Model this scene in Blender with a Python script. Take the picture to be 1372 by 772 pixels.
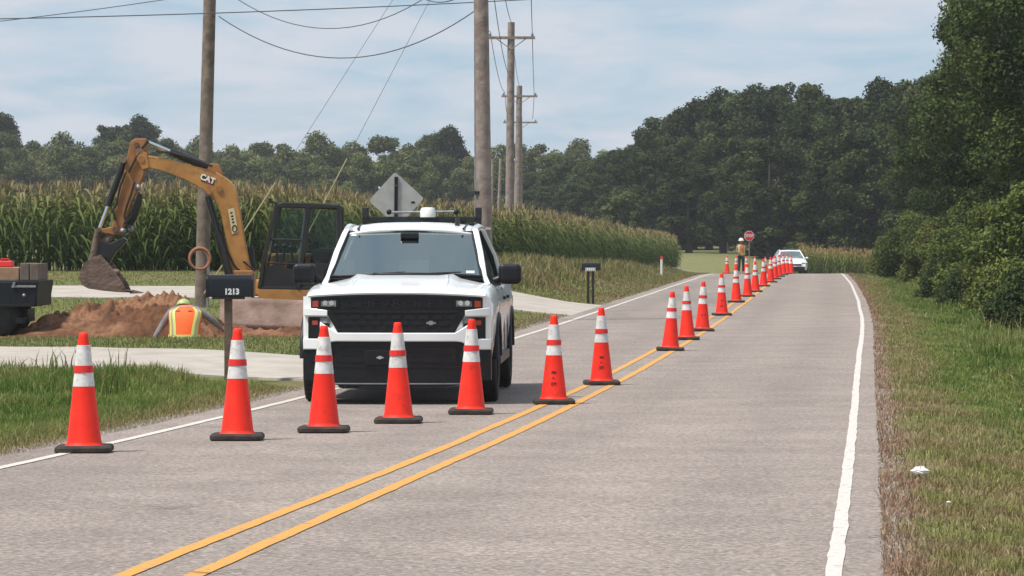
import bpy, math, random
import numpy as np
from mathutils import Vector, Matrix

# ------------------------------------------------------------------ camera, sky, sun, exposure
sc = bpy.context.scene
col = sc.collection
for o in list(bpy.data.objects):
    bpy.data.objects.remove(o)
F, CX, HY, CAMZ = 4700.0, 686.0, 322.0, 1.65          # focal length and horizon in photo pixels (1372 wide)
cam_d = bpy.data.cameras.new("camera")
cam = bpy.data.objects.new("camera", cam_d)
col.objects.link(cam)
cam.location = (0, 0, CAMZ)
cam.rotation_euler = (math.radians(90), 0, 0)
cam_d.sensor_width = 36.0
cam_d.lens = 36.0 * F / 1372.0
cam_d.shift_y = -(386.0 - HY) / 1372.0
cam_d.clip_start = 0.5
cam_d.clip_end = 9000
sc.camera = cam

SUN_DIR = Vector((-0.42, -0.22, 0.88)).normalized()
SUN_EL = math.asin(SUN_DIR.z)
SUN_ROT = math.atan2(SUN_DIR.x, SUN_DIR.y)
world = bpy.data.worlds.new("World")
sc.world = world
world.use_nodes = True
wn, wl = world.node_tree.nodes, world.node_tree.links
wn.clear()
w_out = wn.new("ShaderNodeOutputWorld")
w_bg = wn.new("ShaderNodeBackground")
w_bg.inputs[1].default_value = 0.12
w_sky = wn.new("ShaderNodeTexSky")
w_sky.sky_type = 'NISHITA'
w_sky.sun_disc = False
w_sky.sun_elevation = SUN_EL
w_sky.sun_rotation = SUN_ROT
w_sky.air_density = 1.0
w_sky.dust_density = 0.6
w_sky.ozone_density = 1.5
w_co = wn.new("ShaderNodeTexCoord")
w_map = wn.new("ShaderNodeMapping")
w_map.inputs['Scale'].default_value = (2.6, 1.5, 1.0)
w_noise = wn.new("ShaderNodeTexNoise")
w_noise.inputs['Scale'].default_value = 1.0
w_noise.inputs['Detail'].default_value = 6
w_noise.inputs['Roughness'].default_value = 0.55
w_noise.inputs['Distortion'].default_value = 0.3
w_ramp = wn.new("ShaderNodeValToRGB")
w_ramp.color_ramp.elements[0].position = 0.36
w_ramp.color_ramp.elements[0].color = (0.0, 0.0, 0.0, 1)
w_ramp.color_ramp.elements[1].position = 0.60
w_ramp.color_ramp.elements[1].color = (1, 1, 1, 1)
w_veil = wn.new("ShaderNodeMixRGB")
w_veil.inputs[0].default_value = 0.85
w_veil.inputs[2].default_value = (1.75, 2.5, 3.3, 1)       # thin blue-grey veil
w_mix = wn.new("ShaderNodeMixRGB")
w_mix.inputs[2].default_value = (3.25, 3.5, 3.9, 1)      # pale cloud
w_sep = wn.new("ShaderNodeSeparateXYZ")
w_max = wn.new("ShaderNodeMath"); w_max.operation = 'MAXIMUM'; w_max.inputs[1].default_value = 0.0
w_add = wn.new("ShaderNodeMath"); w_add.operation = 'ADD'; w_add.inputs[1].default_value = 0.10
w_dx = wn.new("ShaderNodeMath"); w_dx.operation = 'DIVIDE'
w_dy = wn.new("ShaderNodeMath"); w_dy.operation = 'DIVIDE'
w_com = wn.new("ShaderNodeCombineXYZ")
wl.new(w_co.outputs['Generated'], w_sep.inputs[0])
wl.new(w_sep.outputs[2], w_max.inputs[0]); wl.new(w_max.outputs[0], w_add.inputs[0])
wl.new(w_sep.outputs[0], w_dx.inputs[0]); wl.new(w_add.outputs[0], w_dx.inputs[1])
wl.new(w_sep.outputs[1], w_dy.inputs[0]); wl.new(w_add.outputs[0], w_dy.inputs[1])
wl.new(w_dx.outputs[0], w_com.inputs[0]); wl.new(w_dy.outputs[0], w_com.inputs[1])
wl.new(w_com.outputs[0], w_map.inputs['Vector'])
wl.new(w_map.outputs['Vector'], w_noise.inputs['Vector'])
wl.new(w_noise.outputs['Fac'], w_ramp.inputs['Fac'])
wl.new(w_ramp.outputs['Color'], w_mix.inputs[0])
wl.new(w_sky.outputs['Color'], w_veil.inputs[1])
wl.new(w_veil.outputs['Color'], w_mix.inputs[1])
wl.new(w_mix.outputs['Color'], w_bg.inputs[0])
wl.new(w_bg.outputs[0], w_out.inputs[0])

sun_d = bpy.data.lights.new("sun", 'SUN')
sun_d.energy = 3.0
sun_d.angle = math.radians(6)
sun_d.color = (1.0, 0.95, 0.88)
sun = bpy.data.objects.new("sun", sun_d)
col.objects.link(sun)
sun.rotation_euler = SUN_DIR.to_track_quat('Z', 'Y').to_euler()

sc.view_settings.view_transform = 'Standard'
sc.view_settings.look = 'None'
sc.view_settings.gamma = 1
sc.view_settings.use_curve_mapping = False
sc.view_settings.exposure = 0.72

# ------------------------------------------------------------------ helpers
rng = np.random.default_rng(7)
random.seed(7)
PI = math.pi


def PX(px, py, d):
    return ((px - CX) / F * d, d, CAMZ - (py - HY) / F * d)


def smooth_table(pts, lo=-40, hi=4000, step=0.5, win=17):
    xs = np.arange(lo, hi, step)
    ys = np.interp(xs, [p[0] for p in pts], [p[1] for p in pts])
    k = np.ones(win) / win
    for _ in range(2):
        yp = np.pad(ys, win // 2, mode='edge')
        ys = np.convolve(yp, k, mode='valid')
    return lambda y: np.interp(y, xs, ys)


def _hash(ix, iy, seed):
    h = (ix.astype(np.int64) * 374761393 + iy.astype(np.int64) * 668265263 + seed * 1442695041) & 0x7fffffff
    h = ((h ^ (h >> 13)) * 1274126177) & 0x7fffffff
    return ((h ^ (h >> 16)) & 0xffff) / 65535.0


def vnoise(x, y, seed=0):
    x = np.asarray(x, float); y = np.asarray(y, float)
    ix = np.floor(x); iy = np.floor(y)
    fx = x - ix; fy = y - iy
    fx = fx * fx * (3 - 2 * fx); fy = fy * fy * (3 - 2 * fy)
    a = _hash(ix, iy, seed); b = _hash(ix + 1, iy, seed)
    c = _hash(ix, iy + 1, seed); d = _hash(ix + 1, iy + 1, seed)
    return (a * (1 - fx) + b * fx) * (1 - fy) + (c * (1 - fx) + d * fx) * fy


def fbm(x, y, seed=0, oct=4):
    t = 0.0; a = 0.5; n = 0
    for i in range(oct):
        t = t + a * vnoise(np.asarray(x) * 2 ** i, np.asarray(y) * 2 ** i, seed + i * 17); n += a; a *= 0.5
    return t / n


def sstep(a, b, x):
    t = np.clip((np.asarray(x, float) - a) / (b - a), 0, 1)
    return t * t * (3 - 2 * t)


def tag(o, label=None, cat=None, group=None, kind=None):
    if label: o["label"] = label
    if cat: o["category"] = cat
    if group: o["group"] = group
    if kind: o["kind"] = kind
    return o


def empty(name, loc, rz=0.0, label=None, cat=None, group=None):
    o = bpy.data.objects.new(name, None)
    o.empty_display_size = 0.2
    o.location = loc
    o.rotation_euler = (0, 0, rz)
    col.objects.link(o)
    return tag(o, label, cat, group)


def copy_tree(o, parent=None):
    c = o.copy()
    col.objects.link(c)
    if parent is not None:
        c.parent = parent
    for ch in list(o.children):
        copy_tree(ch, c)
    return c


class MB:
    """collects shapes and links them as one mesh object"""
    def __init__(self):
        self.v = []; self.f = []; self.m = []

    def add(self, vs, fs, mi=0):
        b = len(self.v)
        self.v += [tuple(p) for p in vs]
        for f in fs:
            self.f.append(tuple(i + b for i in f)); self.m.append(mi)
        return self

    def box(self, c, s, rot=None, mi=0, taper=1.0):
        hx, hy, hz = s[0] / 2, s[1] / 2, s[2] / 2
        vs = []
        for z in (-hz, hz):
            k = taper if z > 0 else 1.0
            for x, y in ((-hx, -hy), (hx, -hy), (hx, hy), (-hx, hy)):
                p = Vector((x * k, y * k, z))
                if rot is not None: p = rot @ p
                vs.append((p.x + c[0], p.y + c[1], p.z + c[2]))
        return self.add(vs, [(3, 2, 1, 0), (4, 5, 6, 7), (0, 1, 5, 4), (1, 2, 6, 5), (2, 3, 7, 6), (3, 0, 4, 7)], mi)

    def prism_y(self, poly, y0, y1, mi=0):
        n = len(poly)
        vs = [(p[0], y0, p[1]) for p in poly] + [(p[0], y1, p[1]) for p in poly]
        fs = [tuple(range(n)), tuple(range(2 * n - 1, n - 1, -1))]
        for i in range(n):
            j = (i + 1) % n
            fs.append((i, i + n, j + n, j))
        return self.add(vs, fs, mi)

    def prism_z(self, poly, z0, z1, mi=0):
        n = len(poly)
        vs = [(p[0], p[1], z0) for p in poly] + [(p[0], p[1], z1) for p in poly]
        fs = [tuple(range(n - 1, -1, -1)), tuple(range(n, 2 * n))]
        for i in range(n):
            j = (i + 1) % n
            fs.append((i, j, j + n, i + n))
        return self.add(vs, fs, mi)

    def prism_x(self, poly, x0, x1, mi=0):
        n = len(poly)
        vs = [(x0, p[0], p[1]) for p in poly] + [(x1, p[0], p[1]) for p in poly]
        fs = [tuple(range(n)), tuple(range(2 * n - 1, n - 1, -1))]
        for i in range(n):
            j = (i + 1) % n
            fs.append((i, i + n, j + n, j))
        return self.add(vs, fs, mi)

    def tube(self, pts, r, n=8, cap=True, mi=0, closed=False):
        pts = [Vector(p) for p in pts]
        m = len(pts)
        rs = r if isinstance(r, (list, tuple)) else [r] * m
        vs, fs = [], []
        up = None
        for i, p in enumerate(pts):
            if closed:
                t = pts[(i + 1) % m] - pts[i - 1]
            else:
                t = pts[min(i + 1, m - 1)] - pts[max(i - 1, 0)]
            if t.length < 1e-9: t = Vector((0, 0, 1))
            t.normalize()
            if up is None:
                a = Vector((0, 0, 1)) if abs(t.z) < 0.9 else Vector((1, 0, 0))
                up = (a - t * a.dot(t)).normalized()
            else:
                up = up - t * up.dot(t)
                if up.length < 1e-6:
                    up = t.orthogonal()
                up.normalize()
            sd = t.cross(up)
            for k in range(n):
                a = 2 * PI * k / n
                q = p + (up * math.cos(a) + sd * math.sin(a)) * rs[i]
                vs.append((q.x, q.y, q.z))
        rings = m if closed else m - 1
        for i in range(rings):
            j = (i + 1) % m
            for k in range(n):
                l = (k + 1) % n
                fs.append((i * n + k, i * n + l, j * n + l, j * n + k))
        if cap and not closed:
            fs.append(tuple(range(n - 1, -1, -1)))
            fs.append(tuple(range((m - 1) * n, m * n)))
        return self.add(vs, fs, mi)

    def lathe(self, prof, n=16, axis='z', c=(0, 0, 0), mi=0, cap=True):
        vs, fs = [], []
        for r, h in prof:
            for k in range(n):
                a = 2 * PI * k / n
                if axis == 'z': p = (r * math.cos(a), r * math.sin(a), h)
                elif axis == 'x': p = (h, r * math.cos(a), r * math.sin(a))
                else: p = (r * math.sin(a), h, r * math.cos(a))
                vs.append((p[0] + c[0], p[1] + c[1], p[2] + c[2]))
        m = len(prof)
        for i in range(m - 1):
            for k in range(n):
                l = (k + 1) % n
                fs.append((i * n + k, i * n + l, (i + 1) * n + l, (i + 1) * n + k))
        if cap:
            fs.append(tuple(range(n - 1, -1, -1)))
            fs.append(tuple(range((m - 1) * n, m * n)))
        return self.add(vs, fs, mi)

    def ball(self, c, r, n=10, m=7, mi=0):
        r = r if isinstance(r, (tuple, list)) else (r, r, r)
        vs, fs = [], []
        for i in range(m + 1):
            t = PI * i / m
            for k in range(n):
                a = 2 * PI * k / n
                vs.append((c[0] + r[0] * math.sin(t) * math.cos(a), c[1] + r[1] * math.sin(t) * math.sin(a), c[2] + r[2] * math.cos(t)))
        for i in range(m):
            for k in range(n):
                l = (k + 1) % n
                fs.append((i * n + k, (i + 1) * n + k, (i + 1) * n + l, i * n + l))
        return self.add(vs, fs, mi)

    def grid(self, P, mi=0):
        """P: rows of points"""
        nr, nc = len(P), len(P[0])
        vs = [tuple(q) for row in P for q in row]
        fs = [(i * nc + j, i * nc + j + 1, (i + 1) * nc + j + 1, (i + 1) * nc + j) for i in range(nr - 1) for j in range(nc - 1)]
        return self.add(vs, fs, mi)

    def build(self, name, mats, parent=None, smooth=None, bevel=0.0, seg=2, fix=True):
        me = bpy.data.meshes.new(name)
        me.from_pydata(self.v, [], self.f)
        mats = mats if isinstance(mats, (list, tuple)) else [mats]
        for m in mats: me.materials.append(M[m] if isinstance(m, str) else m)
        if len(mats) > 1: me.polygons.foreach_set('material_index', self.m)
        if fix:
            import bmesh
            bm = bmesh.new(); bm.from_mesh(me)
            bmesh.ops.remove_doubles(bm, verts=bm.verts, dist=1e-5)
            bmesh.ops.recalc_face_normals(bm, faces=bm.faces)
            bm.to_mesh(me); bm.free()
        if smooth is not None:
            me.shade_smooth()
            me.set_sharp_from_angle(angle=math.radians(smooth))
        o = bpy.data.objects.new(name, me)
        col.objects.link(o)
        if parent is not None: o.parent = parent
        if bevel:
            b = o.modifiers.new("bevel", 'BEVEL')
            b.width = bevel; b.segments = seg; b.limit_method = 'ANGLE'; b.angle_limit = math.radians(40)
        return o


def np_mesh(name, V, faces, mat, colors=None, parent=None, smooth=False, link=True):
    """V (n,3), faces (m,k) arrays, per-vertex colours (n,3)"""
    me = bpy.data.meshes.new(name)
    V = np.asarray(V, np.float32); faces = np.asarray(faces, np.int32)
    n, k = len(V), faces.shape[1]
    me.vertices.add(n)
    me.vertices.foreach_set('co', V.ravel())
    me.loops.add(faces.size)
    me.loops.foreach_set('vertex_index', faces.ravel())
    me.polygons.add(len(faces))
    me.polygons.foreach_set('loop_start', np.arange(0, faces.size, k, dtype=np.int32))
    me.polygons.foreach_set('loop_total', np.full(len(faces), k, np.int32))
    if smooth:
        me.polygons.foreach_set('use_smooth', np.ones(len(faces), bool))
    me.update(calc_edges=True)
    if colors is not None:
        at = me.color_attributes.new('Col', 'FLOAT_COLOR', 'POINT')
        c4 = np.ones((n, 4), np.float32); c4[:, :3] = colors
        at.data.foreach_set('color', c4.ravel())
    me.materials.append(M[mat] if isinstance(mat, str) else mat)
    if not link: return me
    o = bpy.data.objects.new(name, me)
    col.objects.link(o)
    if parent is not None: o.parent = parent
    return o


def text_mesh(mb, s, size, origin, ex=0.004, mi=0, squash=1.0, fn=None, bold=0.0):
    """text in the XZ plane facing -Y, centred on origin; fn maps points"""
    cu = bpy.data.curves.new("lettering", 'FONT')
    cu.body = s; cu.size = size; cu.align_x = 'CENTER'; cu.align_y = 'CENTER'
    cu.extrude = ex; cu.resolution_u = 3; cu.offset = bold
    ob = bpy.data.objects.new("lettering", cu)
    me = bpy.data.meshes.new_from_object(ob)
    vs = []
    for v in me.vertices:
        p = (origin[0] + v.co.x * squash, origin[1] - v.co.z, origin[2] + v.co.y)
        vs.append(fn(p) if fn else p)
    fs = [tuple(p.vertices) for p in me.polygons]
    bpy.data.objects.remove(ob); bpy.data.curves.remove(cu); bpy.data.meshes.remove(me)
    mb.add(vs, fs, mi)
    return mb


# ------------------------------------------------------------------ materials
M = {}


def mat(name, color, rough=0.6, metal=0.0, var=0.0, scale=8.0, bump=0.0, bscale=40.0, color2=None, spec=0.5, coat=0.0, detail=4, emis=None):
    m = bpy.data.materials.new(name); m.use_nodes = True
    nt = m.node_tree; N = nt.nodes; L = nt.links
    b = N['Principled BSDF']
    b.inputs['Roughness'].default_value = rough
    b.inputs['Metallic'].default_value = metal
    b.inputs['Specular IOR Level'].default_value = spec
    if coat: b.inputs['Coat Weight'].default_value = coat; b.inputs['Coat Roughness'].default_value = 0.04
    b.inputs['Base Color'].default_value = (*color, 1)
    co = N.new('ShaderNodeTexCoord')
    if var or color2:
        no = N.new('ShaderNodeTexNoise'); no.inputs['Scale'].default_value = scale; no.inputs['Detail'].default_value = detail
        L.new(co.outputs['Object'], no.inputs['Vector'])
        ra = N.new('ShaderNodeValToRGB')
        ra.color_ramp.elements[0].position = 0.32; ra.color_ramp.elements[1].position = 0.68
        c2 = color2 if color2 else tuple(min(1, c * (1 + var)) for c in color)
        c1 = color if color2 else tuple(c * (1 - var) for c in color)
        ra.color_ramp.elements[0].color = (*c1, 1); ra.color_ramp.elements[1].color = (*c2, 1)
        L.new(no.outputs['Fac'], ra.inputs['Fac']); L.new(ra.outputs['Color'], b.inputs['Base Color'])
    if bump:
        n2 = N.new('ShaderNodeTexNoise'); n2.inputs['Scale'].default_value = bscale; n2.inputs['Detail'].default_value = 5
        bu = N.new('ShaderNodeBump'); bu.inputs['Strength'].default_value = bump; bu.inputs['Distance'].default_value = 0.03
        L.new(co.outputs['Object'], n2.inputs['Vector']); L.new(n2.outputs['Fac'], bu.inputs['Height']); L.new(bu.outputs['Normal'], b.inputs['Normal'])
    M[name] = m
    return m


def leafmat(name, gain=(1, 1, 1), trans=0.25, rough=0.65, hue=0.12, nscale=0.0):
    m = bpy.data.materials.new(name); m.use_nodes = True
    nt = m.node_tree; N = nt.nodes; L = nt.links
    N.clear()
    out = N.new('ShaderNodeOutputMaterial')
    at = N.new('ShaderNodeAttribute'); at.attribute_name = 'Col'
    oi = N.new('ShaderNodeObjectInfo')
    mr = N.new('ShaderNodeMapRange'); mr.inputs[3].default_value = 1 - hue; mr.inputs[4].default_value = 1 + hue
    L.new(oi.outputs['Random'], mr.inputs[0])
    mul = N.new('ShaderNodeVectorMath'); mul.operation = 'MULTIPLY'; mul.inputs[1].default_value = gain
    L.new(at.outputs['Color'], mul.inputs[0])
    sc_ = N.new('ShaderNodeVectorMath'); sc_.operation = 'SCALE'
    L.new(mul.outputs[0], sc_.inputs[0]); L.new(mr.outputs[0], sc_.inputs['Scale'])
    d = N.new('ShaderNodeBsdfPrincipled'); d.inputs['Roughness'].default_value = rough; d.inputs['Specular IOR Level'].default_value = 0.08
    t = N.new('ShaderNodeBsdfTranslucent')
    mx = N.new('ShaderNodeMixShader'); mx.inputs[0].default_value = trans
    L.new(sc_.outputs[0], d.inputs['Base Color']); L.new(sc_.outputs[0], t.inputs['Color'])
    L.new(d.outputs[0], mx.inputs[1]); L.new(t.outputs[0], mx.inputs[2]); L.new(mx.outputs[0], out.inputs[0])
    M[name] = m
    return m


def glassmat(name, tint=(0.35, 0.4, 0.4), refl=0.12, rough=0.03):
    m = bpy.data.materials.new(name); m.use_nodes = True
    nt = m.node_tree; N = nt.nodes; L = nt.links
    N.clear()
    out = N.new('ShaderNodeOutputMaterial')
    tr = N.new('ShaderNodeBsdfTransparent'); tr.inputs[0].default_value = (*tint, 1)
    gl = N.new('ShaderNodeBsdfGlossy'); gl.inputs['Roughness'].default_value = rough
    gl.inputs['Color'].default_value = (0.90, 1.0, 0.96, 1)
    fr = N.new('ShaderNodeFresnel'); fr.inputs[0].default_value = 1.5
    ad = N.new('ShaderNodeMath'); ad.operation = 'ADD'; ad.inputs[1].default_value = refl; ad.use_clamp = True
    mx = N.new('ShaderNodeMixShader')
    L.new(fr.outputs[0], ad.inputs[0]); L.new(ad.outputs[0], mx.inputs[0])
    L.new(tr.outputs[0], mx.inputs[1]); L.new(gl.outputs[0], mx.inputs[2]); L.new(mx.outputs[0], out.inputs[0])
    M[name] = m
    return m


mat('white_paint', (0.84, 0.84, 0.84), 0.25, var=0.03, scale=3, coat=0.6)
mat('black_plastic', (0.007, 0.007, 0.009), 0.42, var=0.3, scale=20, spec=0.35)
mat('gloss_black', (0.008, 0.009, 0.012), 0.22, spec=0.4)
mat('bed_black', (0.012, 0.013, 0.018), 0.5, spec=0.25)
mat('black_rubber', (0.016, 0.015, 0.014), 0.8, var=0.35, scale=9, bump=0.2)
mat('cone_rubber', (0.020, 0.015, 0.012), 0.85, color2=(0.06, 0.042, 0.032), scale=7, bump=0.3)
mat('cone_orange', (0.90, 0.026, 0.012), 0.55, scale=6, spec=0.25, color2=(0.96, 0.040, 0.018))
mat('cone_white', (0.72, 0.70, 0.68), 0.45, var=0.14, scale=14)
mat('cone_band', (0.72, 0.022, 0.016), 0.5, var=0.15, scale=14)


def wear(name, dirt, lo, hi, scale, amt, objvar=0.12):
    """grime blotches and a small object-to-object change of tone on a material"""
    m = M[name]; N = m.node_tree.nodes; L = m.node_tree.links
    b = N['Principled BSDF']
    src = b.inputs['Base Color'].links[0].from_socket if b.inputs['Base Color'].links else None
    base = N.new('ShaderNodeMixRGB'); base.blend_type = 'MULTIPLY'; base.inputs[0].default_value = 1.0
    if src: L.new(src, base.inputs[1])
    else: base.inputs[1].default_value = b.inputs['Base Color'].default_value
    oi = N.new('ShaderNodeObjectInfo'); mr = N.new('ShaderNodeMapRange'); mr.inputs[3].default_value = 1 - objvar; mr.inputs[4].default_value = 1.0
    L.new(oi.outputs['Random'], mr.inputs[0]); L.new(mr.outputs[0], base.inputs[2])
    co = N.new('ShaderNodeTexCoord'); ad = N.new('ShaderNodeVectorMath'); ad.operation = 'ADD'
    sc3 = N.new('ShaderNodeVectorMath'); sc3.operation = 'SCALE'; sc3.inputs[0].default_value = (31, 17, 23)
    L.new(oi.outputs['Random'], sc3.inputs['Scale'])
    L.new(co.outputs['Object'], ad.inputs[0]); L.new(sc3.outputs[0], ad.inputs[1])
    no = N.new('ShaderNodeTexNoise'); no.inputs['Scale'].default_value = scale; no.inputs['Detail'].default_value = 9; no.inputs['Roughness'].default_value = 0.72
    L.new(ad.outputs[0], no.inputs['Vector'])
    r = N.new('ShaderNodeMapRange'); r.inputs[1].default_value = lo; r.inputs[2].default_value = hi; r.inputs[3].default_value = 0; r.inputs[4].default_value = amt
    L.new(no.outputs['Fac'], r.inputs[0])
    mx = N.new('ShaderNodeMixRGB'); mx.inputs[2].default_value = (*dirt, 1)
    L.new(r.outputs[0], mx.inputs[0]); L.new(base.outputs[0], mx.inputs[1]); L.new(mx.outputs[0], b.inputs['Base Color'])


wear('cone_orange', (0.22, 0.035, 0.02), 0.57, 0.72, 7, 0.75, 0.14)
wear('cone_white', (0.22, 0.19, 0.17), 0.52, 0.70, 14, 0.7, 0.16)
mat('stencil', (0.012, 0.010, 0.010), 0.8)
mat('concrete', (0.36, 0.315, 0.27), 0.9, color2=(0.44, 0.39, 0.34), scale=1.3, bump=0.15, bscale=30)
mat('pole_wood', (0.115, 0.086, 0.066), 0.9, color2=(0.24, 0.185, 0.15), scale=5, bump=0.4, bscale=14)
mat('grey_wood', (0.19, 0.145, 0.125), 0.9, color2=(0.33, 0.265, 0.235), scale=5, bump=0.4, bscale=14)
mat('post_wood', (0.10, 0.065, 0.045), 0.9, color2=(0.17, 0.115, 0.085), scale=9, bump=0.3)
mat('steel_grey', (0.30, 0.30, 0.31), 0.5, metal=0.6, var=0.2, scale=12)
mat('sign_back', (0.40, 0.39, 0.39), 0.5, metal=0.25, color2=(0.50, 0.485, 0.48), scale=5)
mat('dark_steel', (0.03, 0.03, 0.032), 0.5, metal=0.5, var=0.3, scale=12)
mat('chrome', (0.75, 0.75, 0.75), 0.15, metal=1.0)
mat('yellow_paint', (0.39, 0.178, 0.040), 0.5, color2=(0.49, 0.235, 0.060), scale=3.5, bump=0.1, detail=8)
mat('dusty_yellow', (0.24, 0.11, 0.045), 0.8, color2=(0.40, 0.175, 0.055), scale=4, bump=0.2)
mat('machine_black', (0.009, 0.009, 0.010), 0.38, color2=(0.020, 0.018, 0.017), scale=6)
mat('muddy_steel', (0.10, 0.068, 0.05), 0.85, color2=(0.24, 0.165, 0.125), scale=5, bump=0.5, bscale=18)
mat('muddy_blade', (0.20, 0.13, 0.10), 0.9, color2=(0.34, 0.235, 0.19), scale=3.5, bump=0.4, bscale=14)
mat('wire_black', (0.10, 0.105, 0.115), 0.6)
mat('wire_grey', (0.16, 0.17, 0.18), 0.6)
mat('guard_yellow', (0.42, 0.36, 0.20), 0.6, var=0.15)
mat('conduit_orange', (0.36, 0.15, 0.09), 0.5, var=0.2)
mat('lamp_clear', (0.20, 0.205, 0.21), 0.12, var=0.6, scale=24)
mat('amber', (0.42, 0.055, 0.012), 0.25)
mat('amber_dull', (0.33, 0.05, 0.04), 0.25)
mat('vest_orange', (0.95, 0.13, 0.015), 0.7, var=0.08, scale=20)
mat('vest_lime', (0.62, 0.60, 0.16), 0.6)
mat('vest_silver', (0.34, 0.32, 0.22), 0.4)
mat('vest_dark', (0.28, 0.035, 0.01), 0.7)
mat('hat_lime', (0.36, 0.44, 0.17), 0.5)
mat('hat_white', (0.80, 0.79, 0.72), 0.4)
mat('skin', (0.30, 0.16, 0.10), 0.6)
mat('hair', (0.02, 0.015, 0.012), 0.7)
mat('shirt_grey', (0.21, 0.195, 0.205), 0.9, var=0.2, scale=18)
mat('trousers', (0.022, 0.023, 0.03), 0.9, var=0.3, scale=14)
mat('boot', (0.03, 0.02, 0.014), 0.8)
mat('vest_flag', (0.62, 0.18, 0.08), 0.7)
mat('red_paint', (0.62, 0.02, 0.02), 0.4)
mat('board_wood', (0.30, 0.17, 0.10), 0.85, color2=(0.40, 0.25, 0.16), scale=7)
mat('weathered_board', (0.12, 0.09, 0.07), 0.9, color2=(0.19, 0.145, 0.115), scale=7)
mat('bark', (0.06, 0.045, 0.035), 0.95, var=0.3, scale=4, bump=0.5, bscale=10)
mat('seat_cloth', (0.02, 0.02, 0.022), 0.9)
mat('plastic_bag', (0.72, 0.70, 0.67), 0.5, var=0.1, scale=30)
mat('white_mark', (0.75, 0.75, 0.75), 0.6)
mat('pale_plate', (0.62, 0.52, 0.30), 0.6)
glassmat('windshield', (0.50, 0.55, 0.52), 0.30)
glassmat('side_glass', (0.10, 0.11, 0.11), 0.05)
glassmat('cab_glass', (0.62, 0.70, 0.66), -0.02)
leafmat('leaf', trans=0.22)
leafmat('grass_blade', trans=0.25, hue=0.0)
leafmat('corn_leaf', trans=0.25, hue=0.10)


def attr_ground(name, bump=0.5):
    m = bpy.data.materials.new(name); m.use_nodes = True
    N = m.node_tree.nodes; L = m.node_tree.links
    b = N['Principled BSDF']; b.inputs['Roughness'].default_value = 0.95; b.inputs['Specular IOR Level'].default_value = 0.1
    at = N.new('ShaderNodeAttribute'); at.attribute_name = 'Col'
    co = N.new('ShaderNodeTexCoord')
    no = N.new('ShaderNodeTexNoise'); no.inputs['Scale'].default_value = 9; no.inputs['Detail'].default_value = 8; no.inputs['Roughness'].default_value = 0.7
    L.new(co.outputs['Object'], no.inputs['Vector'])
    mr = N.new('ShaderNodeMapRange'); mr.inputs[1].default_value = 0.3; mr.inputs[2].default_value = 0.7; mr.inputs[3].default_value = 0.62; mr.inputs[4].default_value = 1.32
    L.new(no.outputs['Fac'], mr.inputs[0])
    s = N.new('ShaderNodeVectorMath'); s.operation = 'SCALE'
    L.new(at.outputs['Color'], s.inputs[0]); L.new(mr.outputs[0], s.inputs['Scale']); L.new(s.outputs[0], b.inputs['Base Color'])
    bu = N.new('ShaderNodeBump'); bu.inputs['Strength'].default_value = bump; bu.inputs['Distance'].default_value = 0.05
    L.new(no.outputs['Fac'], bu.inputs['Height']); L.new(bu.outputs['Normal'], b.inputs['Normal'])
    M[name] = m


attr_ground('ground')
attr_ground('dirt', 0.8)


def asphalt():
    m = bpy.data.materials.new('asphalt'); m.use_nodes = True
    N = m.node_tree.nodes; L = m.node_tree.links
    b = N['Principled BSDF']; b.inputs['Roughness'].default_value = 0.9; b.inputs['Specular IOR Level'].default_value = 0.2
    co = N.new('ShaderNodeTexCoord')
    at = N.new('ShaderNodeAttribute'); at.attribute_name = 'Col'
    n1 = N.new('ShaderNodeTexNoise'); n1.inputs['Scale'].default_value = 30; n1.inputs['Detail'].default_value = 3; n1.inputs['Roughness'].default_value = 0.8
    v1 = N.new('ShaderNodeTexVoronoi'); v1.inputs['Scale'].default_value = 45
    n2 = N.new('ShaderNodeTexNoise'); n2.inputs['Scale'].default_value = 0.9; n2.inputs['Detail'].default_value = 5
    for n in (n1, v1, n2): L.new(co.outputs['Object'], n.inputs['Vector'])
    r1 = N.new('ShaderNodeMapRange'); r1.inputs[1].default_value = 0.25; r1.inputs[2].default_value = 0.75; r1.inputs[3].default_value = 0.40; r1.inputs[4].default_value = 1.60
    L.new(n1.outputs['Fac'], r1.inputs[0])
    r2 = N.new('ShaderNodeMapRange'); r2.inputs[1].default_value = 0.3; r2.inputs[2].default_value = 0.7; r2.inputs[3].default_value = 0.88; r2.inputs[4].default_value = 1.10
    L.new(n2.outputs['Fac'], r2.inputs[0])
    mu = N.new('ShaderNodeMath'); mu.operation = 'MULTIPLY'
    L.new(r1.outputs[0], mu.inputs[0]); L.new(r2.outputs[0], mu.inputs[1])
    # stone to stone colour
    bw = N.new('ShaderNodeRGBToBW'); L.new(v1.outputs['Color'], bw.inputs[0])
    r3 = N.new('ShaderNodeMapRange'); r3.inputs[3].default_value = 0.70; r3.inputs[4].default_value = 1.30
    L.new(bw.outputs[0], r3.inputs[0])
    m2 = N.new('ShaderNodeMath'); m2.operation = 'MULTIPLY'
    L.new(mu.outputs[0], m2.inputs[0]); L.new(r3.outputs[0], m2.inputs[1])
    s = N.new('ShaderNodeVectorMath'); s.operation = 'SCALE'
    L.new(at.outputs['Color'], s.inputs[0]); L.new(m2.outputs[0], s.inputs['Scale']); L.new(s.outputs[0], b.inputs['Base Color'])
    bu = N.new('ShaderNodeBump'); bu.inputs['Strength'].default_value = 0.5; bu.inputs['Distance'].default_value = 0.012
    L.new(n1.outputs['Fac'], bu.inputs['Height']); L.new(bu.outputs['Normal'], b.inputs['Normal'])
    M['asphalt'] = m


asphalt()


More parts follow.
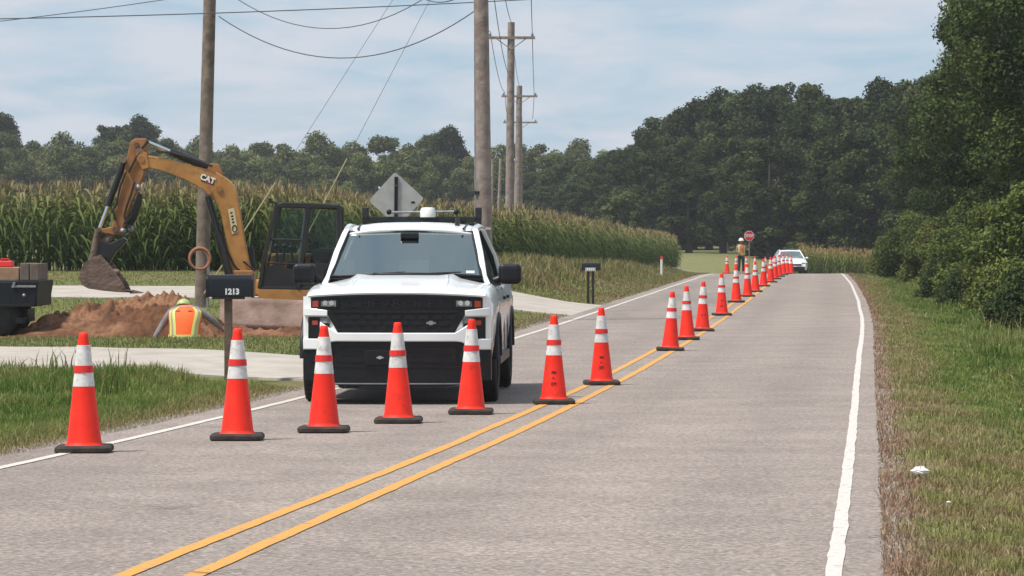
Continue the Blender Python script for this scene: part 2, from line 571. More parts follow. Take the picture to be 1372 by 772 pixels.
def linepaint(name, c, under=(0.20, 0.185, 0.175), lo=0.30, hi=0.42):
    m = bpy.data.materials.new(name); m.use_nodes = True
    N = m.node_tree.nodes; L = m.node_tree.links
    b = N['Principled BSDF']; b.inputs['Roughness'].default_value = 0.75
    co = N.new('ShaderNodeTexCoord')
    n1 = N.new('ShaderNodeTexNoise'); n1.inputs['Scale'].default_value = 16; n1.inputs['Detail'].default_value = 7; n1.inputs['Roughness'].default_value = 0.7
    L.new(co.outputs['Object'], n1.inputs['Vector'])
    ra = N.new('ShaderNodeValToRGB')
    ra.color_ramp.elements[0].position = lo; ra.color_ramp.elements[1].position = hi
    ra.color_ramp.elements[0].color = (*under, 1); ra.color_ramp.elements[1].color = (*c, 1)
    e = ra.color_ramp.elements.new(0.62); e.color = (c[0] * 0.9, c[1] * 0.88, c[2] * 0.86, 1)
    L.new(n1.outputs['Fac'], ra.inputs['Fac']); L.new(ra.outputs['Color'], b.inputs['Base Color'])
    M[name] = m


linepaint('white_line', (0.60, 0.56, 0.51), lo=0.34, hi=0.46)
linepaint('yellow_line', (0.62, 0.30, 0.05), lo=0.34, hi=0.48)

wear('yellow_paint', (0.15, 0.08, 0.045), 0.50, 0.70, 5, 0.7, 0.0)
wear('white_paint', (0.45, 0.42, 0.38), 0.60, 0.78, 3, 0.35, 0.0)
wear('concrete', (0.25, 0.21, 0.17), 0.50, 0.72, 1.6, 0.6, 0.0)

# ------------------------------------------------------------------ road and terrain
ROADR = smooth_table([(-40, -4.24), (0, -0.16), (15.8, 1.455), (28, 2.71), (42.7, 4.2), (69.4, 6.94), (90.4, 8.94), (123.7, 11.95),
                      (168, 15.75), (190, 17.2), (213, 18.2), (232, 17.6), (252, 13), (280, 2), (320, -20), (420, -90), (600, -220), (4000, -3000)], win=21)
ROADZ = smooth_table([(-40, 0.4), (0, 0.26), (15.8, 0.14), (28, 0.0), (43, -0.09), (56, -0.07), (69, -0.02), (90, 0.055), (124, 0.12), (152, 0.13),
                      (168, 0.06), (190, -0.18), (213, -0.48), (240, -0.85), (260, -0.95), (330, 0.0), (4000, 0)], win=21)
LEFTZ = smooth_table([(-40, 0.2), (20, 0.05), (28, -0.03), (40, -0.06), (45, 0.0), (51, 0.11), (57, 0.03), (62, -0.02), (68, 0.02), (76, 0.25), (80, 0.32), (85.5, 0.5), (98, 0.8),
                      (115, 0.72), (125, 0.55), (150, 0.35), (175, 0.22), (188, 0.34), (205, 0.42), (225, 0.3), (240, 0.32), (265, 0.5), (320, 0.8), (450, 1.4), (700, 1.6), (4000, 3)], win=9)
WID = 6.0
LEXT, REXT = 0.34, 0.20
WORKER = PX(247, 460, 59.0)
WX, WY = WORKER[0], 59.0


def terrain(X, Y):
    X = np.asarray(X, float); Y = np.asarray(Y, float)
    R = ROADR(Y); zr = ROADZ(Y)
    u = (R - WID - LEXT) - X
    v = X - (R + REXT)
    z = zr - 0.016
    # left
    bl = sstep(0.0, 3.6, u)
    zl = zr * (1 - bl) + LEFTZ(Y) * bl - 0.003
    near = 1 - sstep(40, 47, Y)
    zl = zl - 0.13 * near * np.exp(-((u - 1.6) / 0.8) ** 2)
    bank = sstep(92, 100, Y) * (1 - sstep(165, 190, Y))
    zl = zl - 0.10 * bank * np.exp(-((u - 1.4) / 0.7) ** 2)
    zl = zl + (fbm(X * 1.3, Y * 0.8, 3) - 0.5) * 0.10 * sstep(0.2, 1.5, u) * (1 - 0.7 * sstep(46, 52, Y))
    # pit where the worker digs and trench by the excavator blade
    zl = zl - 0.62 * np.exp(-(((X - WX) / 0.55) ** 4 + ((Y - WY - 0.15) / 0.6) ** 4))
    zl = zl - 0.30 * np.exp(-(((X + 4.3) / 1.2) ** 4 + ((Y - 61.8) / 1.1) ** 4))
    # right
    br = sstep(0.0, 4.5, v)
    zrt = zr * (1 - br) + (zr - 0.34) * br - 0.003 + 0.6 * sstep(6, 30, v) * 0.6
    zrt = zrt + (fbm(X * 1.1, Y * 0.7, 9) - 0.5) * 0.13 * sstep(0.2, 1.5, v)
    farb = sstep(222, 262, Y) * sstep(0.5, 5, v)
    zrt = zrt * (1 - farb) + LEFTZ(Y) * farb
    z = np.where(u > 0, zl, z)
    z = np.where(v > 0, zrt, z)
    return z


def tz(x, y):
    return float(terrain(np.array([x]), np.array([y]))[0])


GREEN = np.array((0.110, 0.142, 0.036)); LUSH = np.array((0.070, 0.112, 0.022)); DRY = np.array((0.200, 0.152, 0.080)); OLIVE = np.array((0.145, 0.152, 0.050))
DIRT = np.array((0.185, 0.086, 0.047)); GRAVEL = np.array((0.26, 0.22, 0.19)); LAWN = np.array((0.160, 0.165, 0.068))


def lerp(a, b, t):
    t = np.asarray(t)[..., None]
    return a * (1 - t) + b * t


def ground_color(X, Y):
    X = np.asarray(X, float); Y = np.asarray(Y, float)
    R = ROADR(Y)
    u = (R - WID - LEXT) - X
    v = X - (R + REXT)
    n = fbm(X * 0.55, Y * 0.28, 21); n2 = fbm(X * 2.3, Y * 1.2, 33)
    c = lerp(GREEN, LUSH, sstep(0.4, 0.62, n))
    c = lerp(c, OLIVE, 0.8 * sstep(0.5, 0.66, n2))
    # lawn beyond the near driveway
    lawn = sstep(48, 52, Y) * (u > 0)
    c = lerp(c, lerp(LAWN, OLIVE, sstep(0.35, 0.7, n2)), lawn * 0.8)
    c = lerp(c, np.array((0.185, 0.175, 0.085)), 0.7 * sstep(205, 225, Y))
    # left shoulder: gravel and dry grass
    c = lerp(c, DRY * 0.9, 0.75 * (1 - sstep(0.3, 1.1, u + (n2 - 0.5) * 0.8)) * (u > 0))
    c = lerp(c, GRAVEL, (1 - sstep(0.02, 0.22, u + (n2 - 0.5) * 0.25)) * (u > 0))
    # right verge: dry strip beside the asphalt, greener outside
    dryw = 0.40 + 0.75 * fbm(Y * 0.12, X * 0.2, 51) + 0.60 * (1 - sstep(22, 38, Y))
    rd = (1 - sstep(dryw * 0.75, dryw * 1.45, v + (n2 - 0.5) * 0.7)) * (v > 0)
    c = lerp(c, lerp(DRY, OLIVE, 0.8 * sstep(0.40, 0.56, n2)), 0.85 * rd)
    c = lerp(c, DIRT * 0.75 + GRAVEL * 0.35, 0.85 * (1 - sstep(0.08, 0.32, v + (n2 - 0.5) * 0.35)) * (v > -0.1))
    # bank in front of the second corn block: straw and green
    bank = sstep(88, 94, Y) * (1 - sstep(180, 200, Y)) * (u > 0)
    c = lerp(c, lerp(OLIVE, DRY, sstep(0.4, 0.6, n)), 0.6 * bank)
    # dug earth
    dg = np.exp(-(((X + 6.0) / 4.6) ** 4 + ((Y - 62.5) / 3.4) ** 4))
    c = lerp(c, DIRT, sstep(0.3, 0.6, dg + (n2 - 0.5) * 0.4))
    return c


offs = np.concatenate([[-600, -400, -280, -200, -140, -100, -80, -65, -52, -44], np.arange(-38, -22, 1.6), np.arange(-22, -3.45, 0.26),
                       [-3.36, -3.32, -2, 0, 2, 3.10 + 0.1, 3.24], np.arange(3.45, 13, 0.28), np.arange(13, 30, 1.5), [34, 40, 50, 65, 85, 110, 150, 220, 330, 450, 600]])
ys = np.concatenate([np.arange(-20, 14, 2.0), np.arange(14, 100, 0.36), np.arange(100, 200, 1.0), np.arange(200, 340, 4), np.arange(340, 700, 20), [760, 850, 1000, 1200]])
OO, YY = np.meshgrid(offs, ys)
XX = ROADR(YY) - WID / 2 + OO
ZZ = terrain(XX, YY)
V = np.stack([XX, YY, ZZ], -1).reshape(-1, 3)
nr, nc = OO.shape
ii, jj = np.meshgrid(np.arange(nr - 1), np.arange(nc - 1), indexing='ij')
FQ = np.stack([ii * nc + jj, ii * nc + jj + 1, (ii + 1) * nc + jj + 1, (ii + 1) * nc + jj], -1).reshape(-1, 4)
o = np_mesh('ground', V, FQ, 'ground', ground_color(XX, YY).reshape(-1, 3), smooth=True)
tag(o, kind='structure')

# asphalt sheet
ry = np.concatenate([np.arange(-15, 110, 0.25), np.arange(110, 360, 1.0)])
fr = np.linspace(0, 1, 25)
lo = -WID - LEXT - 0.02 + (fbm(ry * 0.35, ry * 0, 5, 6) - 0.5) * 0.16
hi = REXT + 0.03 + (fbm(ry * 0.35, ry * 0, 6, 6) - 0.5) * 0.12
OFF = lo[:, None] * (1 - fr) + hi[:, None] * fr
RX = ROADR(ry)[:, None] + OFF
RY = np.repeat(ry[:, None], 25, 1)
RZ = np.repeat(ROADZ(ry)[:, None], 25, 1)
crown = -0.03 * (np.abs(OFF + WID / 2) / 3.0) ** 2
track = 0
for c0 in (-0.75, -2.25, -3.8, -5.3):
    track = track + np.exp(-((OFF - c0) / 0.34) ** 2)
AS = np.array((0.270, 0.227, 0.199))
ac = AS[None, None] * (1 - 0.09 * np.clip(track, 0, 1))[..., None]
ac = ac * (1 + 0.16 * (fbm(RX * 0.7, RY * 0.14, 8) - 0.5))[..., None]
patch = sstep(0.56, 0.62, fbm(RX * 0.5 + 7, RY * 0.05, 71)) * (OFF < -3.2)
ac = ac * (1 - 0.10 * patch)[..., None]
nr, nc = RX.shape
ii, jj = np.meshgrid(np.arange(nr - 1), np.arange(nc - 1), indexing='ij')
FQ = np.stack([ii * nc + jj, ii * nc + jj + 1, (ii + 1) * nc + jj + 1, (ii + 1) * nc + jj], -1).reshape(-1, 4)
road = tag(np_mesh('road', np.stack([RX, RY, RZ], -1).reshape(-1, 3), FQ, 'asphalt', ac.reshape(-1, 3), smooth=True), kind='structure')


def line(name, off, w, matn, dz, seed, y0=-12, y1=340):
    yy = np.concatenate([np.arange(y0, 110, 0.25), np.arange(110, y1, 1.0)])
    a = off - w / 2 + (fbm(yy * 3.1, yy * 0, seed) - 0.5) * 0.018
    b = off + w / 2 + (fbm(yy * 3.1, yy * 0, seed + 4) - 0.5) * 0.018
    wob = (fbm(yy * 0.12, yy * 0, seed + 9) - 0.5) * 0.05
    X0 = ROADR(yy) + a + wob; X1 = ROADR(yy) + b + wob
    Z = ROADZ(yy) + dz
    V = np.stack([np.stack([X0, yy, Z], -1), np.stack([X1, yy, Z], -1)], 1).reshape(-1, 3)
    n = len(yy); i = np.arange(n - 1)
    fq = np.stack([2 * i, 2 * i + 1, 2 * i + 3, 2 * i + 2], -1)
    return tag(np_mesh(name, V, fq, matn), kind='structure')


line('road_edge_line_left', -WID, 0.092, 'white_line', 0.005, 11)
line('road_edge_line_right', 0.0, 0.078, 'white_line', 0.005, 12)
line('road_centre_line_left', -3.21, 0.092, 'yellow_line', 0.005, 13)
line('road_centre_line_right', -2.90, 0.092, 'yellow_line', 0.005, 14)

# a few cracks in the asphalt
cm = MB()
for (px, py, d, ln, sd) in [(185, 684, 20.5, 0.32, 1), (243, 769, 16.0, 0.3, 2), (1125, 712, 18.2, 0.4, 3), (1137, 610, 27, 0.5, 4), (760, 455, 62, 1.6, 5), (1010, 470, 53, 1.2, 6)]:
    x0 = (px - CX) / F * d
    P0 = []; P1 = []
    for t in np.linspace(0, 1, 9):
        x = x0 + t * ln; y = d + 0.10 * math.sin(t * 7 + sd) * (t + .2)
        w = 0.012 * math.sin(PI * (0.1 + 0.8 * t))
        P0.append((x, y - w, float(ROADZ(y)) + 0.009)); P1.append((x, y + w, float(ROADZ(y)) + 0.009))
    cm.grid([P0, P1])
mat('crack', (0.05, 0.045, 0.042), 0.95)
o = cm.build('crack', 'crack', road, fix=False)

# concrete driveways: sheets that follow the ground
def sheet(name, left, right, n, matn, dz=0.03, m=8):
    """left/right polylines of (x,y); quad sheet between them, thick edge"""
    def rs(pl, n):
        pl = np.array(pl, float); s = np.concatenate([[0], np.cumsum(np.linalg.norm(np.diff(pl, axis=0), axis=1))]); t = np.linspace(0, s[-1], n)
        return np.stack([np.interp(t, s, pl[:, 0]), np.interp(t, s, pl[:, 1])], -1)
    A = rs(left, n); B = rs(right, n)
    t = np.linspace(0, 1, m)[None, :, None]
    G = A[:, None] * (1 - t) + B[:, None] * t
    wob = (fbm(G[..., 0] * 0.9, G[..., 1] * 0.9, 77) - 0.5) * 0.18
    e = np.zeros(m); e[0] = -1; e[-1] = 1
    Gx = G[..., 0]; Gy = G[..., 1] + wob * e
    Z = terrain(Gx, Gy) + dz
    inner = (Gx > ROADR(Gy) - WID - LEXT - 0.3)
    Z = np.where(inner, ROADZ(Gy) + 0.003, Z)
    Z[:, 0] -= 0.0; Z[:, -1] -= 0.0
    mb = MB()
    rows = [[(Gx[i, 0], Gy[i, 0], Z[i, 0] - 0.12)] + [(Gx[i, j], Gy[i, j], Z[i, j]) for j in range(m)] + [(Gx[i, -1], Gy[i, -1], Z[i, -1] - 0.12)] for i in range(n)]
    mb.grid(rows)
    return tag(mb.build(name, matn, None, fix=False), kind='structure')


def roadL(y, e=0.0):
    return float(ROADR(y)) - WID - LEXT + e


sheet('driveway', [(roadL(39.8, 0.02), 39.8), (-1.9, 42.2), (-3.2, 44.2), (-9, 45.2), (-22, 46.0)], [(roadL(52.5, 0.02), 52.5), (-1.3, 50.3), (-3.0, 49.8), (-9, 51.3), (-22, 52.5)], 60, 'concrete')
sheet('driveway', [(roadL(76.5, 0.02), 76.5), (0.3, 77.6), (-2, 78.6), (-9, 79.9), (-25, 80.6)], [(roadL(86.6, 0.02), 86.6), (0.3, 86.4), (-2, 86.2), (-9, 86.0), (-25, 86.4)], 60, 'concrete')
sheet('driveway', [(roadL(186, 0.02), 186), (8, 188), (4, 190), (-10, 192)], [(roadL(204, 0.02), 204), (9, 198), (4, 197), (-10, 199)], 30, 'concrete', dz=0.05)

# ------------------------------------------------------------------ traffic cones
def make_cone():
    root = empty('traffic_cone', (0, 0, 0))
    b = MB()
    h = 0.21; r = 0.045
    def rsq(hh, rr):
        pts = []
        for cx, cy, a0 in ((hh - rr, hh - rr, 0), (-hh + rr, hh - rr, 90), (-hh + rr, -hh + rr, 180), (hh - rr, -hh + rr, 270)):
            for k in range(4):
                a = math.radians(a0 + 30 * k); pts.append((cx + rr * math.cos(a), cy + rr * math.sin(a)))
        return pts
    n = 16
    rings = [(rsq(0.200, r), 0.0), (rsq(0.212, r), 0.012), (rsq(0.212, r), 0.038), (rsq(0.198, r), 0.056)]
    vs = [(x, y, z) for ring, z in rings for x, y in ring]
    fs = [tuple(range(n - 1, -1, -1)), tuple(range(3 * n, 4 * n))]
    for i in range(3):
        for k in range(n):
            l = (k + 1) % n; fs.append((i * n + k, i * n + l, (i + 1) * n + l, (i + 1) * n + k))
    b.add(vs, fs)
    b.build('base', 'cone_rubber', root, smooth=35)
    H = 0.92
    MB().lathe([(0.150, 0.056), (0.137, 0.072), (0.132, 0.085), (0.084, 0.50), (0.052, 0.80), (0.0365, 0.885), (0.035, 0.912), (0.026, 0.92)], 24).build('body', 'cone_orange', root, smooth=50)
    MB().lathe([(0.0833, 0.506), (0.0853, 0.507), (0.0735, 0.612), (0.0715, 0.612)], 24, cap=False).build('reflective_collar', 'cone_white', root, smooth=50)
    MB().lathe([(0.0740, 0.6125), (0.0790, 0.614), (0.0750, 0.664), (0.069, 0.665)], 24, cap=False).build('band', 'cone_band', root, smooth=50)
    MB().lathe([(0.0665, 0.6655), (0.0685, 0.667), (0.0525, 0.822), (0.0500, 0.823)], 24, cap=False).build('reflective_collar', 'cone_white', root, smooth=50)
    return root


def coneR(z):
    return 0.084 + (0.132 - 0.084) * (0.50 - z) / (0.50 - 0.085)


def cone_marks(root, rows, ang0=-0.1):
    """black stencilled marks lying on the cone; rows: (z, [strokes (a0,a1,dz0,dz1)])"""
    for z, strokes in rows:
        mb = MB()
        for (x0, x1, z0, z1) in [tuple(q * 0.68 for q in t_) for t_ in strokes]:
            P = []
            for t in (0, 1):
                zz = z + (z1 if t else z0)
                rr = coneR(zz) + 0.0025
                row = []
                for k in range(4):
                    x = x0 + (x1 - x0) * k / 3
                    a = -PI / 2 + ang0 + x / rr
                    row.append((rr * math.cos(a), rr * math.sin(a), zz))
                P.append(row)
            mb.grid(P)
        mb.build('stencil_mark', 'stencil', root, fix=False)


GLY = {
    'N': [(-.030, -.020, -.022, .022), (-.020, -.004, -.004, .018), (-.004, .006, -.022, .022)],
    'D': [(-.034, -.022, -.026, .026), (-.022, -.002, .012, .026), (-.022, -.002, -.026, -.012), (-.002, .008, -.016, .016)],
    'T': [(.012, .046, .008, .024), (.022, .034, -.024, .008)],
    'A': [(.012, .022, -.020, .014), (.030, .040, -.020, .014), (.018, .034, .006, .022)],
    'L': [(-.012, -.002, -.018, .018), (-.002, .014, -.018, -.006)],
}
marks_a = [(0.33, GLY['N'] + GLY['A']), (0.275, GLY['L']), (0.21, GLY['D'] + GLY['T'])]
marks_b = [(0.30, GLY['D'] + [(.05, .062, -.02, .02), (.062, .085, 0, .02)])]

proto = make_cone()
proto_used = False
ORD = ['first', 'second', 'third', 'fourth', 'fifth', 'sixth', 'seventh', 'eighth', 'ninth', 'tenth', 'eleventh', 'twelfth', 'thirteenth', 'fourteenth', 'fifteenth', 'sixteenth']
cones = [
    (113, 27.0, 'orange traffic cone standing on the white edge line beside the grass ditch', 0),
    (318, 28.95, 'orange traffic cone standing in line with the black mailbox numbered 1213', 0),
    (434, 30.3, 'orange traffic cone in front of the white pickup\'s headlight on its grass-verge side', 0),
    (534, 32.1, 'orange traffic cone in front of the middle of the white pickup\'s grille', 0),
    (631, 34.0, 'orange traffic cone in front of the white pickup\'s headlight on its centre-line side', 0),
    (742, 36.4, 'orange traffic cone with stacked black stencil beside the double yellow line near the pickup', 1),
    (806, 41.8, 'orange traffic cone with stacked black stencil standing on the left yellow stripe past the pickup', 1),
    (898, 54.6, '', 0), (920.5, 60.0, '', 0), (941, 65.0, '', 2), (967, 76.5, '', 1), (986.5, 90.0, '', 0), (1001.5, 98.0, '', 0),
    (1012, 106.0, '', 0), (1023, 117.0, '', 0), (1032.5, 127.0, '', 0), (1038.5, 137.0, '', 0), (1044, 146.0, '', 0), (1049.5, 155.0, '', 0), (1054.5, 164.0, '', 0), (1060, 174.0, '', 0)]
k_ord = 0
for i, (px, d, lab, mk) in enumerate(cones):
    c = proto if i == 0 else copy_tree(proto)
    if i == 0: proto_children = list(proto.children)
    x = (px - CX) / F * d
    c.location = (x, d, float(ROADZ(d)) + 0.001)
    c.rotation_euler = (random.uniform(-.012, .012), random.uniform(-.012, .012) + (0.03 if i in (7, 9) else 0), random.uniform(-.25, .25) if i > 6 else random.uniform(-.06, .06))
    if not lab:
        k_ord += 1
        ex = ' (black stencil)' if mk else ''
        lab = '%s cone%s along the yellow lines past the two stencilled cones' % (ORD[k_ord - 1], ex)
    tag(c, lab, 'traffic cone', 'traffic cones closing the lane')
    c['_mk'] = mk
allc = [o for o in bpy.data.objects if o.name.startswith('traffic_cone') and o.parent is None]
for c in allc:
    mk = c['_mk']; del c['_mk']
    if mk == 1: cone_marks(c, marks_a)
    if mk == 2: cone_marks(c, marks_b)
far_lab = ['far cone standing beside the left edge line next to the flagger and concrete apron', 'far cone of the closing row standing just beside the flagger\'s legs',
           'far cone of the closing row, first past the flagger toward the white car', 'far cone of the closing row, second past the flagger toward the white car',
           'far cone of the closing row, third past the flagger toward the white car', 'far cone of the closing row, fourth past the flagger toward the white car',
           'far cone of the closing row right beside the white car']
for px, d, lab in zip((974, 986.5, 1000, 1011.5, 1025.5, 1036, 1043), (180, 182, 184, 186, 188, 191, 195), far_lab):
    c = empty('traffic_cone', ((px - CX) / F * d, d, float(ROADZ(d)) + 0.001), random.uniform(-.3, .3), lab, 'traffic cone', 'traffic cones closing the lane')
    for ch in proto.children:
        if ch.name.startswith('stencil'): continue
        q = ch.copy(); col.objects.link(q); q.parent = c

# ------------------------------------------------------------------ white pickup
def make_pickup():
    d0 = 36.2
    x0 = (530.5 - CX) / 129.8
    root = empty('pickup_truck', (x0, d0, float(ROADZ(d0 + 2)) + 0.004), -0.036,
                 'white pickup truck with black grille and roof rack parked behind the cones', 'pickup truck')
    root.scale = (0.99, 1.0, 1.02)

    def fy(x):
        return 0.015 + 0.17 * abs(x) ** 3.2

    def strip(mb, x0, x1, zt, zb, proud, depth=0.06, n=14, mi=0, slope=0.0):
        """panel that follows the rounded nose; zt/zb constants or functions of x"""
        ft = zt if callable(zt) else (lambda x: zt)
        fb = zb if callable(zb) else (lambda x: zb)
        rows = [[], [], [], []]
        for k in range(n + 1):
            x = x0 + (x1 - x0) * k / n
            y = fy(x) - proud
            rows[0].append((x, y + depth, fb(x))); rows[1].append((x, y - slope * 0, fb(x))); rows[2].append((x, y + slope * (ft(x) - fb(x)), ft(x))); rows[3].append((x, y + depth, ft(x)))
        mb.grid(rows)
        for s in (0, -1):
            mb.add([rows[0][s], rows[1][s], rows[2][s], rows[3][s]], [(0, 1, 2, 3)])
        return mb

    # ---- lower body loft: fenders, doors, bed
    FA, RA = 0.97, 4.72
    st = sorted(set(list(np.linspace(0.16, 0.46, 6)) + list(np.linspace(0.46, 1.48, 19)) + list(np.linspace(1.48, 4.2, 10)) + list(np.linspace(4.2, 5.24, 19)) + list(np.linspace(5.24, 5.86, 5))))
    rows = []
    for y in st:
        hw = np.interp(y, [0.14, 0.30, 0.6, 0.97, 1.6, 3.9, 4.72, 5.6, 5.86], [0.955, 1.0, 1.022, 1.035, 1.02, 1.02, 1.035, 1.02, 1.0])
        zb = 0.46
        for a in (FA, RA):
            if abs(y - a) < 0.515:
                zb = max(zb, 0.40 + math.sqrt(max(0, 0.515 ** 2 - (y - a) ** 2)))
        if y < 0.45: zb = max(0.50, zb)
        top = np.interp(y, [0.14, 0.25, 0.5, 1.0, 1.5, 1.75, 3.88, 3.9, 5.86], [1.10, 1.135, 1.165, 1.20, 1.215, 1.20, 1.20, 1.27, 1.27])
        half = []
        for t in np.linspace(0, 1, 4):
            z = zb + (1.02 - zb) * t
            half.append((hw - 0.035 * max(0, (0.72 - z) / 0.3), z))
        half += [(hw - 0.012, 1.045), (hw - 0.025, top - 0.075), (hw - 0.05, top - 0.03), (hw - 0.09, top), (hw - 0.22, top + 0.012)]
        if y < 1.55:  # hood crown
            cz = np.interp(y, [0.14, 0.25, 0.5, 1.0, 1.55], [1.115, 1.165, 1.205, 1.27, 1.315])
            half += [(0.60, top + (cz - top) * 0.60), (0.52, top + (cz - top) * 1.08), (0.36, cz - 0.004), (0.0, cz)]
        elif y < 3.89:
            half += [(0.60, top), (0.52, top), (0.36, top), (0.0, top)]
        else:
            half += [(0.78, top - 0.01), (0.77, 0.80), (0.36, 0.80), (0.0, 0.80)]
        rows.append([(-p[0], y, p[1]) for p in half] + [(p[0], y, p[1]) for p in half[-2::-1]])
    mb = MB().grid(rows)
    # tail panel
    mb.add([rows[-1][i] for i in range(len(rows[-1]))], [tuple(range(len(rows[-1])))])
    # front closing wall of white behind the fascia
    mb.add([rows[0][i] for i in range(len(rows[0]))], [tuple(range(len(rows[0])))])
    body = mb.build('body', 'white_paint', root, smooth=32)
    # hood leading edge lip following the nose
    mb = MB()
    R_ = []
    n = 22
    for k in range(n + 1):
        x = -0.93 + 1.86 * k / n
        y = fy(x)
        zc = 1.155 - 0.035 * abs(x / 0.93) ** 2.2
        yb = 0.30 + 0.0 * x
        R_.append([(x, y - 0.028, zc - 0.030), (x, y - 0.036, zc - 0.012), (x, y - 0.018, zc + 0.004), (x, (y + yb) / 2, zc + 0.022), (x, yb, 1.178 - 0.045 * abs(x / 0.93) ** 2)])
    mb.grid(R_)
    mb.build('hood_lip', 'white_paint', body, smooth=40)
    # hood creases
    for s in (-1, 1):
        MB().tube([(s * 0.50, 0.42, 1.196), (s * 0.50, 0.8, 1.245), (s * 0.47, 1.3, 1.292), (s * 0.42, 1.47, 1.300)], [0.006, 0.016, 0.018, 0.008], 6).build('hood_crease', 'white_paint', body, smooth=60)
    # underbody, wheel wells
    mb = MB().box((0, 2.9, 0.50), (1.50, 5.3, 0.36)).box((0, 0.55, 0.62), (1.70, 0.62, 0.5))
    for a in (FA, RA):
        mb.box((0, a, 0.70), (1.86, 1.0, 0.44))
    mb.build('underbody', 'black_plastic', root)

    # ---- nose
    mb = MB()
    strip(mb, -0.985, 0.985, 1.10, 0.53, 0.0, 0.16, 26)
    nose = mb.build('front_fascia', 'white_paint', root, smooth=40)
    # black upper grille band with lamps
    gr = strip(MB(), -0.90, 0.90, lambda x: 1.128 - 0.030 * abs(x / 0.9) ** 2, lambda x: 0.955 + 0.028 * max(0, (abs(x) - 0.66) / 0.24), 0.018, 0.03, 22)
    grille = gr.build('grille', 'black_plastic', root, smooth=40)
    strip(MB(), -0.72, 0.72, 0.958, lambda x: 0.72 + 0.20 * max(0, (abs(x) - 0.60) / 0.12), 0.022, 0.03, 26).build('lower_grille', 'black_plastic', grille, smooth=40)
    strip(MB(), -0.88, 0.88, lambda x: 1.124 - 0.030 * abs(x / 0.9) ** 2, lambda x: 1.104 - 0.030 * abs(x / 0.9) ** 2, 0.032, 0.03, 22).build('grille_bar', 'gloss_black', grille, smooth=40)
    strip(MB(), -0.66, 0.66, 0.962, 0.938, 0.036, 0.03, 18).build('grille_bar', 'gloss_black', grille, smooth=40)
    # mesh of flattened hexagons
    for r_ in range(3):
        for k in range(9 - r_ % 2):
            x = (k - (8 - r_ % 2) / 2) * 0.142; z = 0.895 - r_ * 0.062
            if abs(x) > 0.60: continue
            hx = [(x - 0.058, z), (x - 0.040, z + 0.021), (x + 0.040, z + 0.021), (x + 0.058, z), (x + 0.040, z - 0.021), (x - 0.040, z - 0.021)]
            y = fy(x) - 0.022
            MB().prism_y(hx, y - 0.006, y + 0.01).build('grille_cell', 'gloss_black', grille)
    # embossed wordmark and emblem
    tm = text_mesh(MB(), 'CHEVROLET', 0.098, (0, 0, 1.028), 0.004, squash=1.95, fn=lambda p: (p[0], fy(p[0]) - 0.021 + p[1], p[2]))
    tm.build('wordmark', 'gloss_black', grille, fix=False)
    e = []
    ex, ez = 0.365, 0.835
    poly = [(-.058, -.012), (-.026, -.012), (-.022, -.026), (.022, -.026), (.026, -.012), (.064, -.012), (.054, .012), (.026, .012), (.022, .026), (-.022, .026), (-.026, .012), (-.050, .012)]
    MB().prism_y([(ex + a * 0.85, ez + b * 0.8) for a, b in poly], fy(ex) - 0.036, fy(ex) - 0.02).build('emblem', 'steel_grey', grille)
    # headlamps
    for s in (-1, 1):
        def sx(a, b): return (s * a, s * b) if s > 0 else (s * b, s * a)
        a, b = sx(0.60, 0.885)
        hl = strip(MB(), a, b, lambda x: 1.095 - 0.028 * abs(x / 0.9) ** 2, lambda x: 0.985 + 0.03 * (0.88 - abs(x)), 0.026, 0.03, 8).build('headlight', 'gloss_black', root, smooth=40)
        a, b = sx(0.63, 0.79)
        strip(MB(), a, b, lambda x: 1.075 - 0.03 * abs(x / 0.9) ** 2, lambda x: 1.0, 0.030, 0.03, 6).build('lens', 'lamp_clear', hl, smooth=40)
        for cx in (0.675, 0.745):
            MB().lathe([(0.026, -0.01), (0.024, 0.0), (0.012, 0.012)], 12, 'y', (s * cx, fy(cx) - 0.026, 1.035)).build('projector', 'chrome', hl, smooth=40)
        a, b = sx(0.818, 0.882)
        strip(MB(), a, b, lambda x: 1.083 - 0.03 * abs(x / 0.9) ** 2, lambda x: 0.993, 0.031, 0.03, 4).build('turn_signal', 'amber' if s > 0 else 'amber_dull', hl, smooth=40)
        # second lamp below
        a, b = sx(0.70, 0.93)
        pk = strip(MB(), a, b, lambda x: 0.892 - 0.03 * (abs(x) < 0.72), lambda x: 0.672, 0.012, 0.03, 8).build('lamp_pocket', 'black_plastic', root, smooth=40)
        a, b = sx(0.69, 0.80)
        strip(MB(), a, b, 0.885, 0.832, 0.018, 0.03, 4).build('lens', 'lamp_clear', pk, smooth=40)
        a, b = sx(0.825, 0.885)
        strip(MB(), a, b, 0.858, 0.812, 0.018, 0.03, 4).build('turn_signal', 'amber' if s > 0 else 'amber_dull', pk, smooth=40)
        # white band that frames the second lamp
        a, b = sx(0.72, 0.975)
        strip(MB(), a, b, lambda x: 0.962 + 0.022 * max(0, (abs(x) - 0.72) / 0.2), lambda x: 0.905, 0.045, 0.05, 8).build('fascia_band', 'white_paint', nose, smooth=40, bevel=0.006)
        a, b = sx(0.74, 0.985)
        strip(MB(), a, b, lambda x: 0.672, lambda x: 0.565, 0.035, 0.05, 8).build('bumper_end', 'white_paint', nose, smooth=40, bevel=0.008)
    strip(MB(), -0.80, 0.80, lambda x: 0.735 + 0.10 * max(0, (abs(x) - 0.62) / 0.16), lambda x: 0.648 - 0.05 * max(0, (abs(x) - 0.66) / 0.14), 0.055, 0.08, 26).build('bumper_bar', 'white_paint', nose, smooth=40, bevel=0.01)
